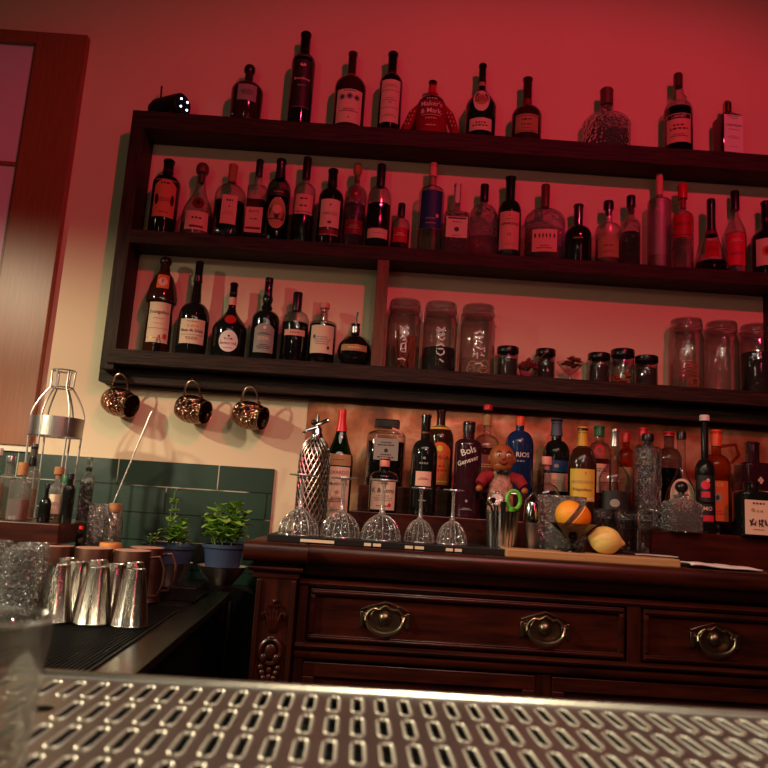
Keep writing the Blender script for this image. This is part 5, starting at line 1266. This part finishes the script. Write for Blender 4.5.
# ------------------------------------------------------------------ bottle rack at far left
rk = empty('wooden_ledge', (-1.2, 2.08, ZG)); tag(rk, 'dark wooden ledge at the left carrying the small bottles and wire cage', 'ledge')
x1 = -.768+1.2
MB().box(-.35, x1, -.18, .19, 1.118-ZG-.05, 1.118-ZG).build('ledge_board', MAHO, rk, smooth=False, bevel=.003)
for xx in (-.33, x1-.02): MB().box(xx, xx+.018, .02, .16, 0, 1.118-ZG-.05).build('support', BLACKM, rk, smooth=False)
ZR = 1.118; G5 = 'small bottles on the left ledge'
def K(label, px, py, w, Y, prof, gm, cap=None, labels=(), liq=None, **k): return B(label, px, py, w, Y, ZR, prof, gm, cap, labels, liq, group=G5, **k)
K('amber filled bottle with cream cap cut by the left edge of the photo', -1, 448, 18, 1.97, mkprof(.52, .62, .42, 'round'), M_LEDGE, ('screw', C_WHITE, .10, .5), (), (glass('golden_liquid', (.85, .55, .25), (.5, .3, .1), .01, .05, scat=.12), .5))
K('slim square clear bottle with silver flip cap, second on the left ledge', 11.5, 456, 11.5, 2.02, mkprof(.62, .70, .60, 'round'), M_LEDGE, ('screw', C_SILVER, .10, .75), (), (L_CLEAR, .5), n=5)
K('square decanter a third full of red liquid, on the left ledge', 24, 462.5, 16.5, 1.96, mkprof(.60, .70, .40, 'flat'), M_LEDGE, ('screw', C_CORK, .22, .58), (), (glass('cherry_liquid', (.80, .16, .12), (.4, .06, .05), .01, .05, scat=.12), .36), n=6, seg=36)
K('tall clear bottle with pointed dark stopper behind the red decanter', 35.5, 444, 15, 2.06, mkprof(.58, .68, .44, 'round'), M_LEDGE, ('foil', BLACKM, .30, .42), (), (glass('golden_liquid', (.85, .55, .25), (.5, .3, .1), .01, .05, scat=.12), .4))
K('round dark bottle with slim neck between two clear ones on the left ledge', 48, 484, 11.5, 1.955, mkprof(.40, .66, .30, 'round'), M_DARK, ('screw', C_BLACK, .12, .4))
K('clear bottle with orange wood stopper and pale label beside the black one', 60, 467, 15, 2.0, mkprof(.56, .68, .42, 'round'), M_LEDGE, ('stopper', C_CORK, .22, .62), [(.15, .5, .8, P_CREAM, [('~3', .33, .09, P_GREY)])], (L_PALE, .5))
K('clear bottle with green cap right behind the orange stoppered one', 66.5, 476, 12, 2.05, mkprof(.60, .72, .42, 'round'), M_LEDGE, ('screw', C_GREEN, .14, .6), (), (L_PALE, .5))
K('narrow black bottle at the right end of the left ledge', 71.5, 473.5, 11.5, 1.98, mkprof(.64, .78, .50, 'round'), M_DARK, ('screw', C_BLACK, .12, .56))
# wire cage
p = at(64.3, 371, 2.17); H = p.z-ZR; R = 24.5*2.17/F
cg = empty('wire_cage', (p.x, 2.17, ZR)); tag(cg, 'bottle shaped steel wire cage with a broad metal band standing on the left ledge', 'wire holder')
za, zb_ = at(58, 418, 2.17).z-ZR, at(58, 437, 2.17).z-ZR; zn = at(63, 388, 2.17).z-ZR
m = MB()
for k in range(6):
    a = 2*PI*k/6+.3; c, s = math.cos(a), math.sin(a)
    pts = [(R*.90*c, R*.90*s, 0), (R*.98*c, R*.98*s, zb_), (R*c, R*s, za)]
    for i in range(1, 9):
        t = i/8; r = R*(1-.60*(1-(1-t)**1.8)**1.0 if False else 1-.58*t**1.6); pts.append((r*c, r*s, za+(zn-za)*t))
    pts.append((R*.44*c, R*.44*s, H))
    m.tube(pts, .0030, 6)
for z, r in ((H, .44), (zn, .42)): m.tube([(R*r*math.cos(2*PI*i/24), R*r*math.sin(2*PI*i/24), z) for i in range(24)], .0026, 6, closed=True)
m.build('wire_frame', WIRE, cg)
MB().lathe([(R*1.02, zb_), (R*1.03, za), (R*1.005, za), (R*.995, zb_)], 40).build('metal_band', STEEL2, cg)
MB().lathe([(R*.92, .0), (R*.94, .004), (R*.90, .004)], 32).build('base_ring', STEEL, cg)

# ------------------------------------------------------------------ bar counter, drip tray, shot glass
bc = MB().box(-1.2, 1.3, -.35, .472, 1.045, 1.083).build('bar_counter', MAHO, smooth=False, bevel=.004); tag(bc, 'bar counter top at the bottom of the picture under the drip tray', 'counter')
for x in (-1.19, 1.25): pass
ob = MB().box(-1.2, 1.3, -.30, .40, 0, 1.045).build('bar_front', BLACKM, bc, smooth=False)
TR = empty('drip_tray', (.02, .40, 1.083), math.radians(.9)); tag(TR, 'perforated stainless steel drip tray filling the bottom of the picture', 'drip tray')
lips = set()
def plate():
    m = MB(); px_, py_ = .01345, .0408
    y_top = .071
    zt = .017
    x0 = -.2255; nxs = 54
    rows_ = 8
    def slot(cx, cy, w=.0021, L=.0148, n=6):
        pts = []
        for i in range(n+1): a = PI*i/n; pts.append((cx+w*math.cos(a), cy+L-w+w*math.sin(a)))
        for i in range(n+1): a = PI+PI*i/n; pts.append((cx+w*math.cos(a), cy-L+w+w*math.sin(a)))
        return pts
    vid = {}
    for r in range(rows_):
        cy = .0435-r*py_
        for c in range(nxs):
            cx = x0+px_*(c+.5)
            ya, yb = cy-py_/2, cy+py_/2
            if r == 0: yb = y_top
            xa, xb = cx-px_/2, cx+px_/2
            if r == 1 and c == 3: continue
            inner = slot(cx, cy); outer = slot(cx, cy, .0040, .0160, 6)
            K_ = len(inner)
            rim = slot(cx, cy, .0031, .0156, 6)
            low = slot(cx, cy, .0020, .0147, 6)
            base = len(m.v)
            vs = [(x, y, zt) for x, y in outer]+[(x, y, zt+.0007) for x, y in rim]+[(x, y, zt-.0004) for x, y in inner]+[(x, y, zt-.003) for x, y in low]
            fs = []
            for lay in range(3):
                for i in range(K_):
                    j = (i+1) % K_; fs.append((lay*K_+i, lay*K_+j, (lay+1)*K_+j, (lay+1)*K_+i))
            # border: 4 corners
            vs += [(xb, yb, zt), (xa, yb, zt), (xa, ya, zt), (xb, ya, zt)]
            q = 4*K_; h = K_//2
            # top arc indices 0..h-1 from right to left, bottom arc h..K-1 left to right
            mid = h//2
            for i in range(0, mid): fs.append((q, i+1, i))
            fs.append((q, q+1, mid)) if False else None
            for i in range(mid, h-1): fs.append((q+1, i+1, i))
            fs.append((q, q+1, mid))
            for i in range(h, h+mid): fs.append((q+2, i+1, i))
            for i in range(h+mid, K_-1): fs.append((q+3, i+1, i))
            fs.append((q+2, q+3, h+mid))
            fs.append((q+1, q+2, h, h-1)); fs.append((q+3, q, 0, K_-1))
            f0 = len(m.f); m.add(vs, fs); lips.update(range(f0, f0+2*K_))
    return m, x0, nxs*px_, y_top, .0435-rows_*py_+py_/2, px_, py_, zt
m, x0, WW, yt, yb, px_, py_, zt = plate()
# cell with round hole
cx = x0+px_*3.5; cy = .0435-py_
outer = [(cx+px_/2, cy+py_/2), (cx-px_/2, cy+py_/2), (cx-px_/2, cy-py_/2), (cx+px_/2, cy-py_/2)]
Kc = 24; ring = [(cx+.0062*math.cos(2*PI*i/Kc), cy+.0062*math.sin(2*PI*i/Kc)) for i in range(Kc)]
vs = [(x, y, zt) for x, y in ring]+[(x, y, zt-.003) for x, y in ring]+[(x, y, zt) for x, y in outer]
fs = [(i, (i+1) % Kc, (i+1) % Kc+Kc, i+Kc) for i in range(Kc)]
q = 2*Kc
def quad(i0, i1, c): return [(c, (i+1) % Kc, i % Kc) for i in range(i0, i1)]
fs += quad(0, 6, q)+quad(6, 12, q+1)+quad(12, 18, q+2)+quad(18, 24, q+3)+[(q, q+1, 6), (q+1, q+2, 12), (q+2, q+3, 18), (q+3, q, 0)]
m.add(vs, fs)
# rim around
x1 = x0+WW
def bar(pts, M=None): pass
prof = [(0, 0), (.002, .0022), (.005, .0026), (.008, .0015), (.009, -.002), (.009, -.016)]
def rimstrip(m, path_pts, nrm):
    n = len(path_pts); vs = []
    for (x, y), (nx_, ny_) in zip(path_pts, nrm):
        for d_, z_ in prof: vs.append((x+nx_*d_, y+ny_*d_, zt+z_))
    k = len(prof); fs = []
    for i in range(n-1):
        for j in range(k-1): fs.append((i*k+j, (i+1)*k+j, (i+1)*k+j+1, i*k+j+1))
    m.add(vs, fs)
s2 = math.sqrt(.5)
rimstrip(m, [(x0, yb), (x0, yt), (x0, yt), (x0, yt), (x1, yt), (x1, yt), (x1, yt), (x1, yb)], [(-1, 0), (-1, 0), (-s2, s2), (0, 1), (0, 1), (s2, s2), (1, 0), (1, 0)])
TRAY = pbr('tray_steel', (.44, .415, .375), .30, 1, noise=.15, nscale=40, bump=.06, bscale=50)
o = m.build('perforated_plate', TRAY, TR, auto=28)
o.data.materials.append(pbr('lit_slot_edge', (.66, .63, .55), .5, 1))  # paler lip colour stands in for light caught on the slot rims
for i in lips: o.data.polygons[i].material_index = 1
MB().box(x0-.002, x1+.002, yb, yt+.002, .0005, .003).build('drip_pan', pbr('matte_black_pan', (.006, .006, .006), .8), TR, smooth=False)
# shot glass
p = atz(-8, 760, 1.1)
sg = empty('shot_glass', (at(-17, 700, .300).x, .300, 1.1015)); tag(sg, 'small clear glass out of focus standing on the tray at the left edge', 'glass')
Hs = at(5, 618, .30).z-1.1015; R = .0215
MB().lathe([(0, 0), (R*.80, 0), (R*.84, .002), (R, Hs), (R*.98, Hs+.0012), (R*.93, Hs), (R*.78, .010), (0, .009)], 40).build('glass_body', glass('shot_glass_glass', (.88, .87, .84), (.45, .43, .40), .14, .7, .06, scat=.035), sg)

MB().tube([(R*math.cos(2*PI*i/40), R*math.sin(2*PI*i/40), Hs) for i in range(40)], .0009, 8, closed=True).build('rim', M_STEM, sg)
# ------------------------------------------------------------------ lights
def point(name, loc, col, power, r):
    l = bpy.data.lights.new(name, 'POINT'); l.color = col; l.energy = power; l.shadow_soft_size = r
    o = bpy.data.objects.new(name, l); COL.objects.link(o); o.location = loc; return o
def spot(name, loc, tgt, col, power, r, ang, blend):
    l = bpy.data.lights.new(name, 'SPOT'); l.color = col; l.energy = power; l.shadow_soft_size = r; l.spot_size = math.radians(ang); l.spot_blend = blend
    o = bpy.data.objects.new(name, l); COL.objects.link(o); o.location = loc
    o.rotation_euler = (Vector(tgt)-Vector(loc)).to_track_quat('-Z', 'Y').to_euler(); return o
def area(name, loc, tgt, col, power, sx, sy):
    l = bpy.data.lights.new(name, 'AREA'); l.shape = 'RECTANGLE'; l.size = sx; l.size_y = sy; l.color = col; l.energy = power
    o = bpy.data.objects.new(name, l); COL.objects.link(o); o.location = loc
    o.rotation_euler = (Vector(tgt)-Vector(loc)).to_track_quat('-Z', 'Y').to_euler(); return o
r_ = spot('red_ceiling_spot', (.95, -.4, 3.40), (.42, 2.5, 2.02), (1, .026, .095), 136, .035, 92, .55); r_.scale = (1, .49, 1)
spot('pendant_lamp', (-1.9, 1.15, 2.26), (-1.9, 1.15, 0), (1, .86, .56), 66, .03, 173.4, .33)
spot('low_pendant_lamp', (-1.55, .95, 1.74), (-1.55, .95, 0), (1, .84, .58), 54, .03, 172, .22)
spot('bar_pendant_lamp', (.3, .1, 2.3), (.3, .1, 0), (1, .84, .56), 24, .03, 172, .3)
area('bar_lamp', (.1, .95, 2.2), (.1, .75, 1.0), (1, .90, .72), 8, 1.6, .6)
point('room_lamp', (-.5, -1.1, 2.6), (1, .84, .52), 3, .04)
for i, q in enumerate(((-1.4, -.3, 2.35), (-.55, -.7, 2.45), (.75, -.6, 2.4), (1.7, .2, 2.5), (.2, -1.3, 2.6))):
    point('sparkle_fill_%d' % i, q, (1, .86, .6), .6, .010)  # small unseen lights added to put sparkle on the glass
area('streak_fill', (-1.1, -.5, 1.7), (.0, 2.4, 1.5), (1, .86, .62), 1.3, .02, .8)  # unseen warm strip added to give jars and bottles vertical streaks
area('red_tube', (1.2, -.4, 2.2), (.6, 2.4, 2.0), (1, .05, .14), 2.8, .02, 1.0)
w = bpy.data.worlds.new('world'); SC.world = w; w.use_nodes = True
w.node_tree.nodes['Background'].inputs[0].default_value = (.9, .7, .45, 1); w.node_tree.nodes['Background'].inputs[1].default_value = .006
SC.view_settings.view_transform = 'Standard'; SC.view_settings.look = 'None'; SC.view_settings.exposure = 0; SC.view_settings.gamma = 1
SC.cycles.max_bounces = 14; SC.cycles.transmission_bounces = 12; SC.cycles.caustics_refractive = True; SC.cycles.transparent_max_bounces = 40; SC.cycles.glossy_bounces = 4; SC.cycles.diffuse_bounces = 3
SC.cycles.sample_clamp_indirect = 3; SC.cycles.blur_glossy = .5
